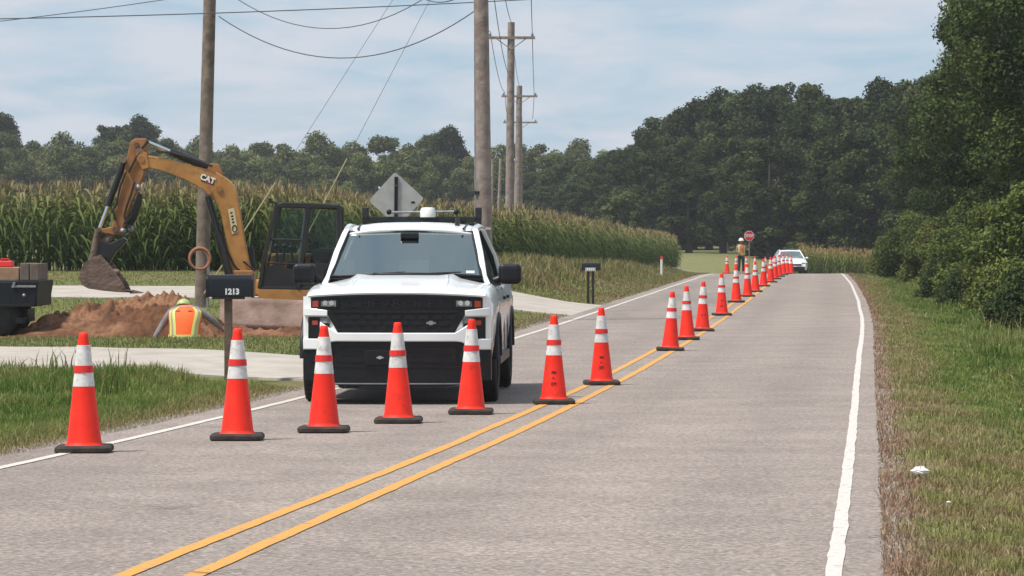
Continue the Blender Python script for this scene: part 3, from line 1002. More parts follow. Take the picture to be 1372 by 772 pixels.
    # lower black bumper and air intake
    lb = strip(MB(), -0.985, 0.985, lambda x: 0.645 - 0.085 * sstep(0.68, 0.80, abs(x)).item(), lambda x: 0.19 + 0.06 * sstep(0.5, 0.9, abs(x)).item(), 0.005, 0.20, 30).build('lower_bumper', 'black_plastic', root, smooth=40)
    strip(MB(), -0.62, 0.62, 0.585, 0.44, 0.012, 0.03, 14).build('intake', 'gloss_black', lb, smooth=40)
    strip(MB(), -0.58, 0.58, 0.525, 0.505, 0.018, 0.03, 14).build('intake_bar', 'black_plastic', lb, smooth=40)
    strip(MB(), -0.70, 0.70, 0.40, 0.385, 0.012, 0.03, 14).build('intake_bar', 'gloss_black', lb, smooth=40)
    strip(MB(), -0.72, 0.78, 0.225, 0.214, 0.014, 0.10, 14).build('skid_lip', 'steel_grey', lb, smooth=40)
    for s in (-1, 1):
        strip(MB(), min(s * .66, s * .90), max(s * .66, s * .90), 0.55, 0.43, 0.014, 0.03, 6).build('tow_pocket', 'gloss_black', lb, smooth=40)
    MB().box((-0.185, fy(0.18) - 0.03, 0.485), (0.30, 0.016, 0.15)).build('plate_bracket', 'black_plastic', lb, bevel=0.004)
    tm = MB()
    tm.prism_y([(-0.165 + a * 0.62, 0.485 + b * 0.6) for a, b in poly], fy(0.15) - 0.050, fy(0.15) - 0.038)
    tm.build('bracket_emblem', 'sign_back', lb)

    # ---- cab
    def wsy(x, t): return 1.45 + 0.14 * (x / 0.8) ** 2 + t * (2.32 - 1.45 - 0.04 * (x / 0.8) ** 2)
    NX, NT = 18, 8
    P = []
    for t in np.linspace(0, 1, NT):
        row = []
        hw = 0.82 + (0.685 - 0.82) * t
        for k in range(NX + 1):
            x = hw * (2 * k / NX - 1)
            row.append((x, wsy(x, t), 1.315 + t * 0.455 - 0.03 * (x / hw) ** 2 * (1 - t * 0.5)))
        P.append(row)
    ws = MB().grid(P).build('windshield', 'windshield', root, smooth=60)
    mb = MB()
    edge = P[0] + [r_[-1] for r_ in P[1:-1]] + P[-1][::-1] + [r_[0] for r_ in P[-2:0:-1]]
    mb.tube(edge, 0.018, 6, closed=True).build('windshield_gasket', 'black_plastic', ws, smooth=50)
    MB().grid([[(x * 0.985, wsy(x, -0.02) - 0.05, 1.262 + 0.0 * x) for x in np.linspace(-0.85, 0.85, 15)], [(x * 0.985, wsy(x, 0.03) - 0.0, 1.312 - 0.03 * (x / .85) ** 2) for x in np.linspace(-0.85, 0.85, 15)]]).build('cowl', 'black_plastic', ws, smooth=60)
    for s in (-1, 1):
        MB().tube([(s * 0.25 - 0.10, 1.46, 1.318), (s * 0.30 + 0.3, 1.50, 1.335)], 0.008, 5).build('wiper', 'black_plastic', ws)
    # sticker and rear-view mirror
    MB().box((0.70, wsy(0.70, 0.02) + 0.0, 1.335), (0.09, 0.01, 0.035), Matrix.Rotation(-0.9, 3, 'X')).build('sticker', 'white_mark', ws)
    MB().box((0.0, 2.22, 1.66), (0.24, 0.03, 0.075)).box((0, 2.19, 1.72), (0.20, 0.10, 0.06)).build('rear_view_mirror', 'black_plastic', root, bevel=0.01)
    # roof
    P = []
    for y in np.linspace(2.30, 3.78, 12):
        row = []
        t = (y - 2.30) / 1.48
        hw = 0.70 + 0.02 * math.sin(PI * t)
        zc = 1.795 + 0.075 * (1 - (1 - min(1, t * 2.2)) ** 2) - 0.05 * max(0, t - 0.6)
        for k in range(17):
            a = 2 * k / 16 - 1
            row.append((hw * a, y + 0.05 * a * a * (1 - t), zc - 0.055 * abs(a) ** 3))
        P.append(row)
    roof = MB().grid(P).build('roof', 'white_paint', root, smooth=50)
    sol = roof.modifiers.new('thick', 'SOLIDIFY'); sol.thickness = 0.03
    for s in (-1, 1):
        MB().tube([(s * 0.585, 2.33, 1.792), (s * 0.60, 3.0, 1.845), (s * 0.59, 3.75, 1.81)], 0.012, 5).build('roof_channel', 'black_plastic', roof)
        # pillars, roof rail
        def blade(pts, w, th, name, m='white_paint', par=root):
            # flat bar with width w (across y) and thickness th (across x)
            r0 = []
            for p in pts:
                r0.append([(p[0] - th / 2, p[1] - w / 2, p[2]), (p[0] + th / 2, p[1] - w / 2, p[2]), (p[0] + th / 2, p[1] + w / 2, p[2]), (p[0] - th / 2, p[1] + w / 2, p[2]), (p[0] - th / 2, p[1] - w / 2, p[2])])
            return MB().grid(r0).build(name, m, par, smooth=40, bevel=0.008)
        blade([(s * 0.90, 1.60, 1.19), (s * 0.845, 1.68, 1.30), (s * 0.79, 2.02, 1.55), (s * 0.725, 2.38, 1.765), (s * 0.70, 2.5, 1.81)], 0.11, 0.062, 'pillar')
        blade([(s * 0.955, 2.95, 1.18), (s * 0.87, 2.92, 1.50), (s * 0.73, 2.90, 1.78)], 0.10, 0.05, 'pillar', 'black_plastic')
        blade([(s * 0.955, 3.80, 1.18), (s * 0.87, 3.74, 1.50), (s * 0.73, 3.64, 1.80)], 0.22, 0.06, 'pillar')
        MB().tube([(s * 0.705, 2.40, 1.778), (s * 0.72, 2.9, 1.81), (s * 0.715, 3.70, 1.795)], 0.045, 8).build('roof_rail', 'white_paint', roof, smooth=60)
        # side glass
        def sg(yb0, yb1, yt0, yt1):
            Pg = []
            for t in np.linspace(0, 1, 5):
                Pg.append([(s * (0.945 - 0.215 * t - 0.03 * math.sin(PI * t) * -1), (yb0 + (yt0 - yb0) * t) * (1 - k) + (yb1 + (yt1 - yb1) * t) * k, 1.20 + 0.565 * t) for k in np.linspace(0, 1, 5)])
            return MB().grid(Pg).build('side_window', 'side_glass', root, smooth=60)
        sg(1.66, 2.95, 2.42, 2.90); sg(2.97, 3.75, 2.94, 3.65)
        MB().tube([(s * 0.965, 1.62, 1.215), (s * 0.97, 2.9, 1.215), (s * 0.965, 3.85, 1.215)], 0.016, 6).build('belt_trim', 'black_plastic', body)
        # mirrors
        mb = MB()
        mr = mb.box((s * 1.125, 1.80, 1.315), (0.25, 0.20, 0.215)).build('side_mirror', 'black_plastic', root, bevel=0.05, seg=3)
        MB().tube([(s * 0.95, 1.80, 1.235), (s * 0.99, 1.80, 1.25), (s * 1.05, 1.80, 1.28)], [0.05, 0.045, 0.05], 8).build('mirror_arm', 'black_plastic', mr, smooth=50)
        # door handles, door seams, fender flare
        for y in (2.62, 3.55):
            MB().box((s * 1.035, y, 1.05), (0.03, 0.18, 0.035)).build('door_handle', 'black_plastic', body, bevel=0.008)
        for y in (1.62, 2.90, 3.82):
            MB().tube([(s * 1.018, y, 0.50), (s * 1.019, y, 0.75), (s * 1.005, y, 1.05), (s * 0.985, y, 1.16)], 0.005, 4).build('door_seam', 'black_plastic', body)
        for a in (FA, RA):
            pts = [(s * 1.03, a + 0.515 * math.cos(t), 0.40 + 0.515 * math.sin(t)) for t in np.linspace(0.12, PI - 0.12, 15)]
            MB().tube(pts, 0.022, 6).build('wheel_arch_trim', 'black_plastic', body, smooth=60)
        MB().box((s * 1.0, 2.85, 0.41), (0.06, 2.55, 0.10)).build('sill', 'black_plastic', body, bevel=0.01)
    # cab back and interior
    MB().grid([[(-0.95, 3.86, 1.18), (0.95, 3.86, 1.18)], [(-0.86, 3.80, 1.45), (0.86, 3.80, 1.45)]]).build('cab_back', 'white_paint', body)
    MB().grid([[(-0.84, 3.80, 1.45), (0.84, 3.80, 1.45)], [(-0.68, 3.70, 1.79), (0.68, 3.70, 1.79)]]).build('rear_window', 'side_glass', root)
    MB().box((0, 1.92, 1.20), (1.66, 0.50, 0.18)).build('dashboard', 'seat_cloth', root, bevel=0.04)
    for s in (-1, 1):
        mb = MB().box((s * 0.42, 2.95, 1.28), (0.50, 0.14, 0.50), Matrix.Rotation(-0.15, 3, 'X')).box((s * 0.42, 3.0, 1.585), (0.26, 0.09, 0.15))
        mb.build('seat', 'seat_cloth', root, bevel=0.03)
    ring = [(0.40 + 0.185 * math.cos(a), 2.30 + 0.06 * math.sin(a), 1.30 + 0.17 * math.sin(a)) for a in np.linspace(0, 2 * PI, 20, endpoint=False)]
    MB().tube(ring, 0.016, 6, closed=True).build('steering_wheel', 'black_plastic', root, smooth=60)
    # roof antenna
    MB().prism_x([(2.62, 1.83), (2.80, 1.83), (2.79, 1.92), (2.75, 1.925)], 0.475, 0.525).build('antenna', 'black_plastic', roof, bevel=0.008)
    # headache rack with beacon
    mb = MB()
    rk = MB().box((0.02, 4.05, 1.905), (1.36, 0.06, 0.065)).box((0.02, 4.05, 1.845), (1.36, 0.05, 0.035)).build('ladder_rack', 'dark_steel', root, bevel=0.006)
    for s in (-1, 1):
        MB().box((0.02 + s * 0.66, 4.05, 1.63), (0.06, 0.07, 0.80)).build('rack_post', 'dark_steel', rk, bevel=0.005)
        MB().box((0.02 + s * 0.655, 4.05, 1.975), (0.075, 0.08, 0.13)).build('rack_stop', 'dark_steel', rk, bevel=0.008)
        MB().box((0.02 + s * 0.66, 4.9, 1.60), (0.05, 1.8, 0.05), Matrix.Rotation(0.0, 3, 'X')).build('rack_rail', 'dark_steel', rk)
    for k in range(5):
        MB().box((-0.45 + k * 0.235, 4.05, 1.60), (0.03, 0.03, 0.60)).build('rack_bar', 'dark_steel', rk)
    MB().tube([(-0.36, 4.02, 1.985), (0.42, 4.02, 1.995)], 0.013, 8).build('long_handle', 'steel_grey', rk)
    for x in (-0.36, 0.42):
        MB().ball((x, 4.02, 1.99), 0.032).build('handle_clip', 'black_plastic', rk, smooth=60)
    bc = MB().lathe([(0.09, 1.93), (0.092, 1.995), (0.075, 2.035), (0.045, 2.04)], 16, 'z', (0.09, 4.02, 0)).build('beacon', 'hat_white', rk, smooth=40)
    # wheels
    def wheel(x, y):
        s = 1 if x > 0 else -1
        R = 0.402
        prof = [(0.255, -0.135), (0.33, -0.147), (0.385, -0.140), (R, -0.115), (R, 0.115), (0.385, 0.140), (0.33, 0.147), (0.255, 0.135)]
        w = empty_part('wheel', root)
        MB().lathe(prof, 32, 'x', (x, y, 0.402), cap=False).build('tyre', 'black_rubber', w, smooth=50)
        mb = MB().lathe([(0.258, s * 0.118), (0.245, s * 0.10), (0.235, s * 0.055), (0.09, s * 0.075), (0.075, s * 0.095), (0.01, s * 0.096)], 24, 'x', (x, y, 0.402))
        for k in range(6):
            a = k * PI / 3
            mb.box((x + s * 0.085, y + 0.16 * math.cos(a), 0.402 + 0.16 * math.sin(a)), (0.03, 0.22, 0.05), Matrix.Rotation(a, 3, 'X'))
        mb.build('rim', 'steel_grey', w, smooth=40)
        # tread blocks
        mb = MB()
        for k in range(40):
            a = 2 * PI * k / 40
            for xx in (-0.085, 0.0, 0.085):
                aa = a + (0.08 if xx == 0 else 0)
                mb.box((x + xx, y + R * math.cos(aa), 0.402 + R * math.sin(aa)), (0.062, 0.012, 0.042), Matrix.Rotation(aa, 3, 'X'))
        mb.build('tread', 'black_rubber', w)
    def empty_part(name, par):
        e = bpy.data.objects.new(name, None); e.empty_display_size = 0.1; col.objects.link(e); e.parent = par; return e
    for x in (-0.885, 0.885):
        for y in (FA, RA):
            wheel(x, y)
    return root


make_pickup()

# ------------------------------------------------------------------ excavator
def make_excavator():
    S = 72.3; D = 65.0
    X0 = (389 - CX) / S; Y0 = D; Z0 = tz(-4.1, 66.5) - 0.06
    root = empty('excavator', (X0, Y0, Z0), 0, 'yellow mini excavator with black cab and raised boom behind the dirt pile', 'excavator')

    def E(px, py):
        return ((px - CX) / S - X0, CAMZ - (py - HY) / S - Z0)

    def EP(pts): return [E(*p) for p in pts]

    def bar(name, p0, p1, r0, r1=None, y=0.0, m='machine_black', par=root, n=10):
        a = E(*p0); b = E(*p1)
        return MB().tube([(a[0], y, a[1]), (b[0], y, b[1])], [r0, r1 or r0], n).build(name, m, par, smooth=50)

    yb = -0.55   # boom plane: beside the cab, toward the camera
    top = [(197, 209), (215, 211), (240, 217), (262, 223), (280, 227), (293, 231), (307, 239), (316, 247), (321, 256), (324, 277), (328, 300), (332.5, 328), (337, 350), (341, 368)]
    bot = [(312, 368), (310.5, 345), (307, 322), (303, 302), (300, 286), (296, 274), (289, 266), (281, 259), (268, 250), (248, 240), (230, 233), (214, 228), (199, 225)]
    tp = EP(top); bp = EP(bot)[::-1]
    # resample both edges to same count and make strip prism
    def rs(pl, n):
        pl = np.array(pl, float); s_ = np.concatenate([[0], np.cumsum(np.linalg.norm(np.diff(pl, axis=0), axis=1))]); t = np.linspace(0, s_[-1], n)
        return np.stack([np.interp(t, s_, pl[:, 0]), np.interp(t, s_, pl[:, 1])], -1)
    n = 24
    A = rs(tp, n); B = rs(bp, n)
    rows = [[(A[i, 0], yb - .13, A[i, 1]), (A[i, 0], yb + .13, A[i, 1]), (B[i, 0], yb + .13, B[i, 1]), (B[i, 0], yb - .13, B[i, 1]), (A[i, 0], yb - .13, A[i, 1])] for i in range(n)]
    mb = MB().grid(rows)
    mb.add([rows[0][k] for k in range(4)], [(0, 1, 2, 3)]); mb.add([rows[-1][k] for k in range(4)], [(0, 1, 2, 3)])
    boom = mb.build('boom', 'yellow_paint', root, smooth=30, bevel=0.015)
    # boom pins, brackets, weld ribs
    for p, r in (((298, 254), 0.055), ((195, 215), 0.06), ((285, 258), 0.05)):
        a = E(*p)
        MB().lathe([(r, -0.16), (r, 0.16)], 14, 'y', (a[0], yb, a[1])).build('pin', 'dusty_yellow', boom, smooth=40)
    a = EP([(281, 229), (286, 220), (297, 221), (303, 236)])
    MB().prism_y(a, yb - .10, yb + .10).build('cylinder_bracket', 'dusty_yellow', boom, bevel=0.01)
    # maker's mark and the side plate
    c = E(282.5, 241)
    lg = MB(); text_mesh(lg, 'CAT', 0.14, (c[0], yb - 0.138, c[1]), 0.004, fn=lambda p: (c[0] + (p[0] - c[0]) * .94 + (p[2] - c[1]) * .3, p[1], p[2] - (p[0] - c[0]) * 0.36), bold=0.006)
    lg.build('maker_mark', 'hat_white', boom, fix=False)
    bk = EP([(273, 235), (289, 241), (290.5, 249), (274, 243.5)])
    MB().prism_y(bk, yb - .136, yb - .125).build('mark_ground', 'machine_black', boom)
    tri = EP([(280, 245), (287, 247.5), (284, 241.5)])
    MB().prism_y(tri, yb - .1375, yb - .13).build('mark_triangle', 'red_paint', boom)
    pl = EP([(309.5, 281), (317.5, 279), (323, 311), (315, 314)])
    MB().prism_y(pl, yb - .138, yb - .125).build('side_plate', 'pale_plate', boom)
    for k, (px, py, w) in enumerate([(314, 285, 3), (315, 289.5, 3.4), (315.6, 293.5, 2.8), (316.4, 297.5, 3.2)]):
        q = EP([(px - w / 2, py), (px + w / 2, py - 0.8), (px + w / 2 + .3, py + 1.6), (px - w / 2 + .3, py + 2.2)])
        MB().prism_y(q, yb - .1395, yb - .136).build('plate_letter', 'machine_black', boom)
    c = E(318.3, 306.5)
    MB().tube([(c[0] + 0.04 * math.cos(t), yb - .14, c[1] + 0.06 * math.sin(t)) for t in np.linspace(0, 2 * PI, 14, endpoint=False)], 0.010, 5, closed=True).build('plate_letter', 'machine_black', boom)
    # stick
    stick = MB()
    outer = EP([(180, 191), (186, 187), (201, 187), (202, 208), (200, 225), (197, 237), (191, 252), (186, 262), (180, 275), (175, 288), (170.5, 305), (166, 315), (157, 315), (148, 313), (139, 312), (138, 307), (147, 306), (155, 304), (158, 292), (163, 272), (168, 251), (173, 222), (177, 204)])
    stick.prism_y(outer, yb - .10, yb + .10)
    stick = stick.build('stick', 'dusty_yellow', root, bevel=0.015)
    for p, r in (((193, 203), 0.05), ((160, 308), 0.05), ((137.5, 308), 0.045), ((171, 216), 0.05), ((188, 195), 0.045)):
        a = E(*p)
        MB().lathe([(r, -0.15), (r, 0.15)], 12, 'y', (a[0], yb, a[1])).build('pin', 'muddy_steel', stick, smooth=40)
    for s in (-1, 1):   # plates of the boom nose around the stick
        MB().prism_y(EP([(189, 200), (202, 206), (205, 226), (196, 228), (188, 213)]), yb + s * .135 - .012, yb + s * .135 + .012).build('boom_ear', 'yellow_paint', boom, bevel=0.004)
    # cylinders
    cy = bar('arm_cylinder', (232, 204), (289, 227.5), 0.075, y=yb); bar('rod', (201, 191), (233, 204.5), 0.036, y=yb, m='chrome', par=cy)
    cy = bar('bucket_cylinder', (171, 216), (149, 277), 0.062, y=yb); bar('rod', (149.5, 276), (137.5, 308), 0.034, y=yb, m='chrome', par=cy)
    for s in (-1, 1):
        cy = bar('boom_cylinder', (311, 367), (296, 312), 0.075, y=yb + s * .2); bar('rod', (297, 316), (282, 264), 0.042, y=yb + s * .2, m='machine_black', par=cy)
    # hoses
    for k, pts in enumerate([[(174, 232), (167, 250), (164, 262), (162, 275), (157, 282), (160, 296)], [(186, 245), (181, 262), (176, 275), (172, 290), (176, 302), (181, 306)],
                             [(192, 258), (188, 268), (183, 280), (180, 292), (172, 300)], [(204, 190), (196, 200), (187, 214), (178, 232)], [(289, 224), (262, 214), (236, 206), (214, 204)],
                             [(330, 350), (345, 362), (350, 352)], [(300, 300), (305, 330), (318, 356), (335, 372)]]):
        MB().tube([(E(*p)[0], yb - 0.13 - 0.02 * (k % 3), E(*p)[1]) for p in pts], 0.02, 6).build('hose', 'machine_black', root, smooth=60)
    for p in ((181, 307), (170, 310), (190, 252)):
        a = E(*p)
        MB().ball((a[0], yb - .1, a[1]), 0.06).build('hose_joint', 'steel_grey', stick, smooth=60)
    # auxiliary lines bundle down the back of the stick
    MB().tube([(E(*p)[0], yb + 0.02, E(*p)[1]) for p in [(192, 260), (189, 272), (182, 292), (176, 305)]], [0.05, 0.075, 0.085, 0.05], 8).build('hose_bundle', 'machine_black', stick, smooth=60)
    # bucket linkage, coupler
    bar('link', (137, 308), (129, 350), 0.055, 0.07, yb - .1, 'muddy_steel'); bar('link', (137, 308), (129, 350), 0.055, 0.07, yb + .1, 'muddy_steel')
    bar('link', (158, 311), (143, 328), 0.07, 0.09, yb, 'muddy_steel')
    MB().prism_y(EP([(124, 352), (129, 334), (137, 322), (152, 326), (170, 318), (176, 322), (160, 338), (150, 356)]), yb - .12, yb + .12).build('coupler', 'machine_black', root, bevel=0.02)
    # bucket
    bo = EP([(143, 342), (133, 345), (123, 351), (117, 360), (115, 372), (119, 381), (127, 385.5), (145, 388), (165, 390), (187, 391.5)])
    bi = EP([(148, 345), (137, 350), (127, 356), (122, 364), (120.5, 372), (123, 378), (130, 381.5), (146, 384), (166, 386.5), (184, 389.5)])
    mb = MB()
    n = len(bo)
    yA, yB = yb - .38, yb + .38
    for (P1, P2) in ((bo, bi),):
        mb.grid([[(p[0], yA, p[1]) for p in bo], [(p[0], yB, p[1]) for p in bo]])
        mb.grid([[(p[0], yA + .02, p[1]) for p in bi], [(p[0], yB - .02, p[1]) for p in bi]])
    bk = mb.build('bucket', 'muddy_steel', root, smooth=45)
    for y in (yA, yB):
        side = EP([(143, 341), (133, 344.5), (123, 350.5), (116.5, 360), (114.5, 372), (118.5, 381.5), (127, 386), (145, 388.5), (165, 390.5), (178, 391), (172, 378), (163, 366), (156, 356)])
        MB().prism_y(side, y - .012, y + .012).build('bucket_side', 'muddy_steel', bk, bevel=0.004)
    for k in range(5):
        y = yA + 0.08 + k * 0.15
        MB().prism_y(EP([(180, 388), (196, 392.3), (181, 392.5)]), y - .035, y + .035).build('tooth', 'muddy_steel', bk)
    # soil stuck in the bucket
    soil = MB()
    for k in range(14):
        p = E(130 + random.random() * 34, 362 + random.random() * 18)
        soil.ball((p[0], yb + random.uniform(-.3, .3), p[1]), random.uniform(.05, .13), 7, 5)
    tag(soil.build('soil', 'muddy_steel', bk, smooth=60), kind='stuff')

    # undercarriage: two tracks along Y
    for s in (-1, 1):
        prof = []
        for a in np.linspace(PI / 2, 3 * PI / 2, 9): prof.append((-0.95 + 0.30 * math.cos(a), 0.31 + 0.30 * math.sin(a)))
        for a in np.linspace(-PI / 2, PI / 2, 9): prof.append((0.95 + 0.30 * math.cos(a), 0.31 + 0.30 * math.sin(a)))
        cx = s * 0.85
        tr = MB().prism_x(prof, cx - 0.2, cx + 0.2).build('track', 'muddy_steel', root, smooth=40)
        # lugs
        per = []
        for y in np.linspace(-0.95, 0.95, 13): per += [((y, 0.015), 0), ((y, 0.605), 0)]
        for a in np.linspace(PI / 2, 3 * PI / 2, 7)[1:-1]: per.append(((-0.95 + 0.30 * math.cos(a), 0.31 + 0.30 * math.sin(a)), a)); per.append(((0.95 - 0.30 * math.cos(a), 0.31 + 0.30 * math.sin(a)), -a))
        for (p, a) in per:
            MB().box((cx, p[0], p[1]), (0.42, 0.05, 0.035), Matrix.Rotation(a + PI / 2, 3, 'X') if a else None).build('track_lug', 'muddy_steel', tr)
    MB().box((0, 0, 0.42), (1.2, 1.3, 0.3)).lathe([(0.5, 0.55), (0.5, 0.68)], 20).build('undercarriage', 'muddy_steel', root)
    # dozer blade toward the camera, curved plate
    P = []
    for t in np.linspace(0, 1, 7):
        z = 0.06 + 0.55 * t
        y = -1.62 - 0.10 * math.cos(PI * t) * 0.9
        P.append([(x, y, z + 0.07 - (x + 1.2) / 2.2 * 0.10) for x in np.linspace(-1.17, 1.05, 9)])
    bl = MB().grid(P).build('dozer_blade', 'muddy_blade', root, smooth=50)
    sol = bl.modifiers.new('thick', 'SOLIDIFY'); sol.thickness = 0.05
    for s in (-1, 1):
        MB().tube([(s * 0.5, -1.55, 0.25), (s * 0.5, -0.3, 0.42)], 0.09, 8).build('blade_arm', 'dusty_yellow', bl)
    # upper structure, facing left
    up = MB()
    deck = [(-0.55, -0.92), (0.6, -0.92), (0.98, -0.7), (1.12, 0.0), (0.98, 0.7), (0.6, 0.92), (-0.55, 0.92), (-0.62, 0.6), (-0.62, -0.6)]
    house = MB().prism_z(deck, 0.68, 0.98).build('house', 'yellow_paint', root, bevel=0.04)
    eng = [(0.46, -0.90), (0.6, -0.90), (0.96, -0.68), (1.10, 0.0), (0.96, 0.68), (0.6, 0.9), (0.46, 0.9)]
    MB().prism_z(eng, 0.98, 1.55).build('engine_cover', 'machine_black', house, bevel=0.06)
    MB().prism_z([(-0.5, 0.1), (0.46, 0.1), (0.46, 0.9), (-0.5, 0.9)], 0.98, 1.45).build('side_cover', 'yellow_paint', house, bevel=0.05)
    # boom swing post
    a = E(327, 370)
    MB().prism_y(EP([(312, 362), (342, 362), (350, 385), (352, 396), (316, 396), (310, 380)]), yb - .2, yb + .2).build('swing_post', 'dusty_yellow', root, bevel=0.02)
    MB().prism_y(EP([(330, 330), (341, 330), (346, 362), (336, 366)]), yb + .16, yb + .24).build('hose_guard', 'machine_black', root, bevel=0.02)
    # cab: side outline in the picture plane, posts, roof, glass
    yn, yf = -0.93, 0.02
    ol = dict(fb=(353, 386), ft=(376, 275), rt=(457, 278), rb=(459, 386), mb=(406, 386), mt=(418, 276.5))
    cabroot = MB()
    def post(name, p0, p1, r=0.042, y=yn, m='machine_black', mid=None):
        pts = [E(*p0)] + ([E(*mid)] if mid else []) + [E(*p1)]
        return MB().tube([(p[0], y, p[1]) for p in pts], r, 6).build(name, m, root, smooth=50, bevel=0)
    for y in (yn, yf):
        post('cab_post', ol['fb'], ol['ft'], 0.045, y, mid=(361, 335))
        post('cab_post', ol['rb'], ol['rt'], 0.055, y)
        post('cab_rail', ol['ft'], ol['rt'], 0.05, y)
        post('cab_sill', ol['fb'], ol['rb'], 0.045, y)
    post('cab_post', (404, 386), (417, 277), 0.065, yn, mid=(409, 345))
    post('cab_rail', (366, 321), (408, 322), 0.022, yn); 
    post('cab_rail', (362, 352), (408, 354), 0.018, yn)
    rp = EP([(374, 279), (377, 273.5), (384, 271.5), (430, 273), (456, 275.5), (459, 281)])
    MB().prism_y(rp, yn - .05, yf + .05).build('cab_roof', 'machine_black', root, bevel=0.02)
    for (p0, p1) in ((ol['fb'], ol['ft']), (ol['rb'], ol['rt'])):
        for t in (0, 1):
            a = E(*(p1 if t else p0))
            MB().tube([(a[0], yn, a[1]), (a[0], yf, a[1])], 0.045, 6).build('cab_rail', 'machine_black', root)
    def pane(poly, y):
        q = EP(poly); return MB().add([(p[0], y, p[1]) for p in q], [tuple(range(len(q)))]).build('cab_window', 'cab_glass', root, fix=False)
    pane([(360, 350), (366, 318), (376, 280), (415, 281), (410, 320), (408, 352)], yn)
    pane([(412, 345), (418, 281), (454, 282), (456, 352)], yn)
    pane([(360, 350), (366, 318), (376, 280), (415, 281), (410, 320), (408, 352)], yf)
    pane([(412, 345), (418, 281), (454, 282), (456, 352)], yf)
    q0 = E(353, 386); q1 = E(376, 275)
    MB().add([(q0[0], yn, q0[1]), (q0[0], yf, q0[1]), (q1[0], yf, q1[1]), (q1[0], yn, q1[1])], [(0, 1, 2, 3)]).build('cab_window', 'cab_glass', root, fix=False)
    # lower door skin, step panel
    MB().prism_y(EP([(356, 386), (360, 357), (378, 352), (392, 360), (406, 362), (405, 386)]), yn - .012, yn + .012).build('door_panel', 'machine_black', root, bevel=0.004)
    MB().prism_y(EP([(407, 386), (409, 352), (457, 352), (458, 386)]), yn - .012, yn + .012).build('rear_panel', 'machine_black', root, bevel=0.004)
    MB().prism_y(EP([(350, 386), (460, 388), (460, 408), (352, 405)]), yn - .04, yn + .3).build('side_skirt', 'yellow_paint', root, bevel=0.01)
    # seat, console, levers
    a = E(424, 345)
    MB().box((a[0], -0.45, a[1]), (0.12, 0.46, 0.62), Matrix.Rotation(0.12, 3, 'Y')).box((a[0] - 0.2, -0.45, a[1] - 0.25), (0.45, 0.46, 0.12)).build('seat', 'seat_cloth', root, bevel=0.03)
    for (p0, p1) in (((398, 352), (392, 332)), ((376, 352), (373, 330)), ((381, 352), (384, 330))):
        ea, eb = E(*p0), E(*p1)
        lv = MB().tube([(ea[0], -0.6, ea[1] - .15), (eb[0], -0.6, eb[1])], 0.022, 6).build('control_lever', 'machine_black', root)
        MB().ball((eb[0], -0.6, eb[1]), 0.05).build('knob', 'machine_black', lv, smooth=60)
    MB().prism_y(EP([(388, 350), (404, 348), (406, 366), (386, 368)]), -0.75, -0.45).build('console', 'machine_black', root, bevel=0.02)
    # exterior mirror and work lamp
    a = E(367, 270)
    b_ = E(379, 275)
    MB().box((a[0], yn, a[1]), (0.06, 0.1, 0.09)).tube([(a[0], yn, a[1]), (b_[0], yn, b_[1])], 0.018, 6).build('work_lamp', 'machine_black', root)
    return root


make_excavator()

# ------------------------------------------------------------------ dirt pile
def heap(name, fx, x0, x1, y0, y1, hfun, seed, label, n=(150, 60)):
    xs = np.linspace(x0, x1, n[0]); yy = np.linspace(y0, y1, n[1])
    X, Y = np.meshgrid(xs, yy)
    Zt = terrain(X, Y)
    cx, cy = (x0 + x1) / 2, (y0 + y1) / 2
    ed = np.clip(1 - np.maximum(np.abs((X - cx) / ((x1 - x0) / 2)) ** 6, np.abs((Y - cy) / ((y1 - y0) / 2)) ** 2.2), 0, 1)
    H = hfun(X, Y) * ed
    lump = (fbm(X * 2.1, Y * 2.1, seed, 5) - 0.42) * 0.62 + np.abs(fbm(X * 7, Y * 5, seed + 3, 3) - 0.5) * 0.5
    Z = Zt + H * (0.75 + lump * 1.1) + ed * lump * 0.22 - (1 - sstep(0, 0.12, ed)) * 0.12
    c = lerp(DIRT * 0.72, np.array((0.265, 0.138, 0.078)), sstep(0.3, 0.7, fbm(X * 1.6, Y * 1.6, seed + 8)))
    c = lerp(c, np.array((0.09, 0.048, 0.03)), 0.6 * sstep(0.55, 0.7, fbm(X * 4, Y * 4, seed + 12)))
    V = np.stack([X, Y, Z], -1).reshape(-1, 3)
    nr, nc = X.shape
    ii, jj = np.meshgrid(np.arange(nr - 1), np.arange(nc - 1), indexing='ij')
    FQ = np.stack([ii * nc + jj, ii * nc + jj + 1, (ii + 1) * nc + jj + 1, (ii + 1) * nc + jj], -1).reshape(-1, 4)
    o = np_mesh(name, V, FQ, 'dirt', c.reshape(-1, 3), smooth=False)
    return tag(o, label, 'dirt pile')


def h1(X, Y):
    px = X / Y * F + CX
    prof = np.interp(px, [10, 40, 90, 150, 200, 235, 262, 300], [0.05, 0.22, 0.42, 0.54, 0.68, 0.86, 0.72, 0.40])
    return prof


heap('dirt_pile', None, (12 - CX) / F * 61.5, (300 - CX) / F * 61.5, 59.8, 63.6, h1, 40, 'long brown pile of dug earth behind the crouching worker in orange', (190, 70))


def h2(X, Y):
    return 0.30 + 0 * X


heap('dirt_pile', None, (270 - CX) / F * 61.5, (420 - CX) / F * 61.5, 60.3, 62.6, lambda X, Y: 0.36 + 0 * X, 60, 'low heap of crumbled earth under the excavator\'s dozer blade', (90, 46))

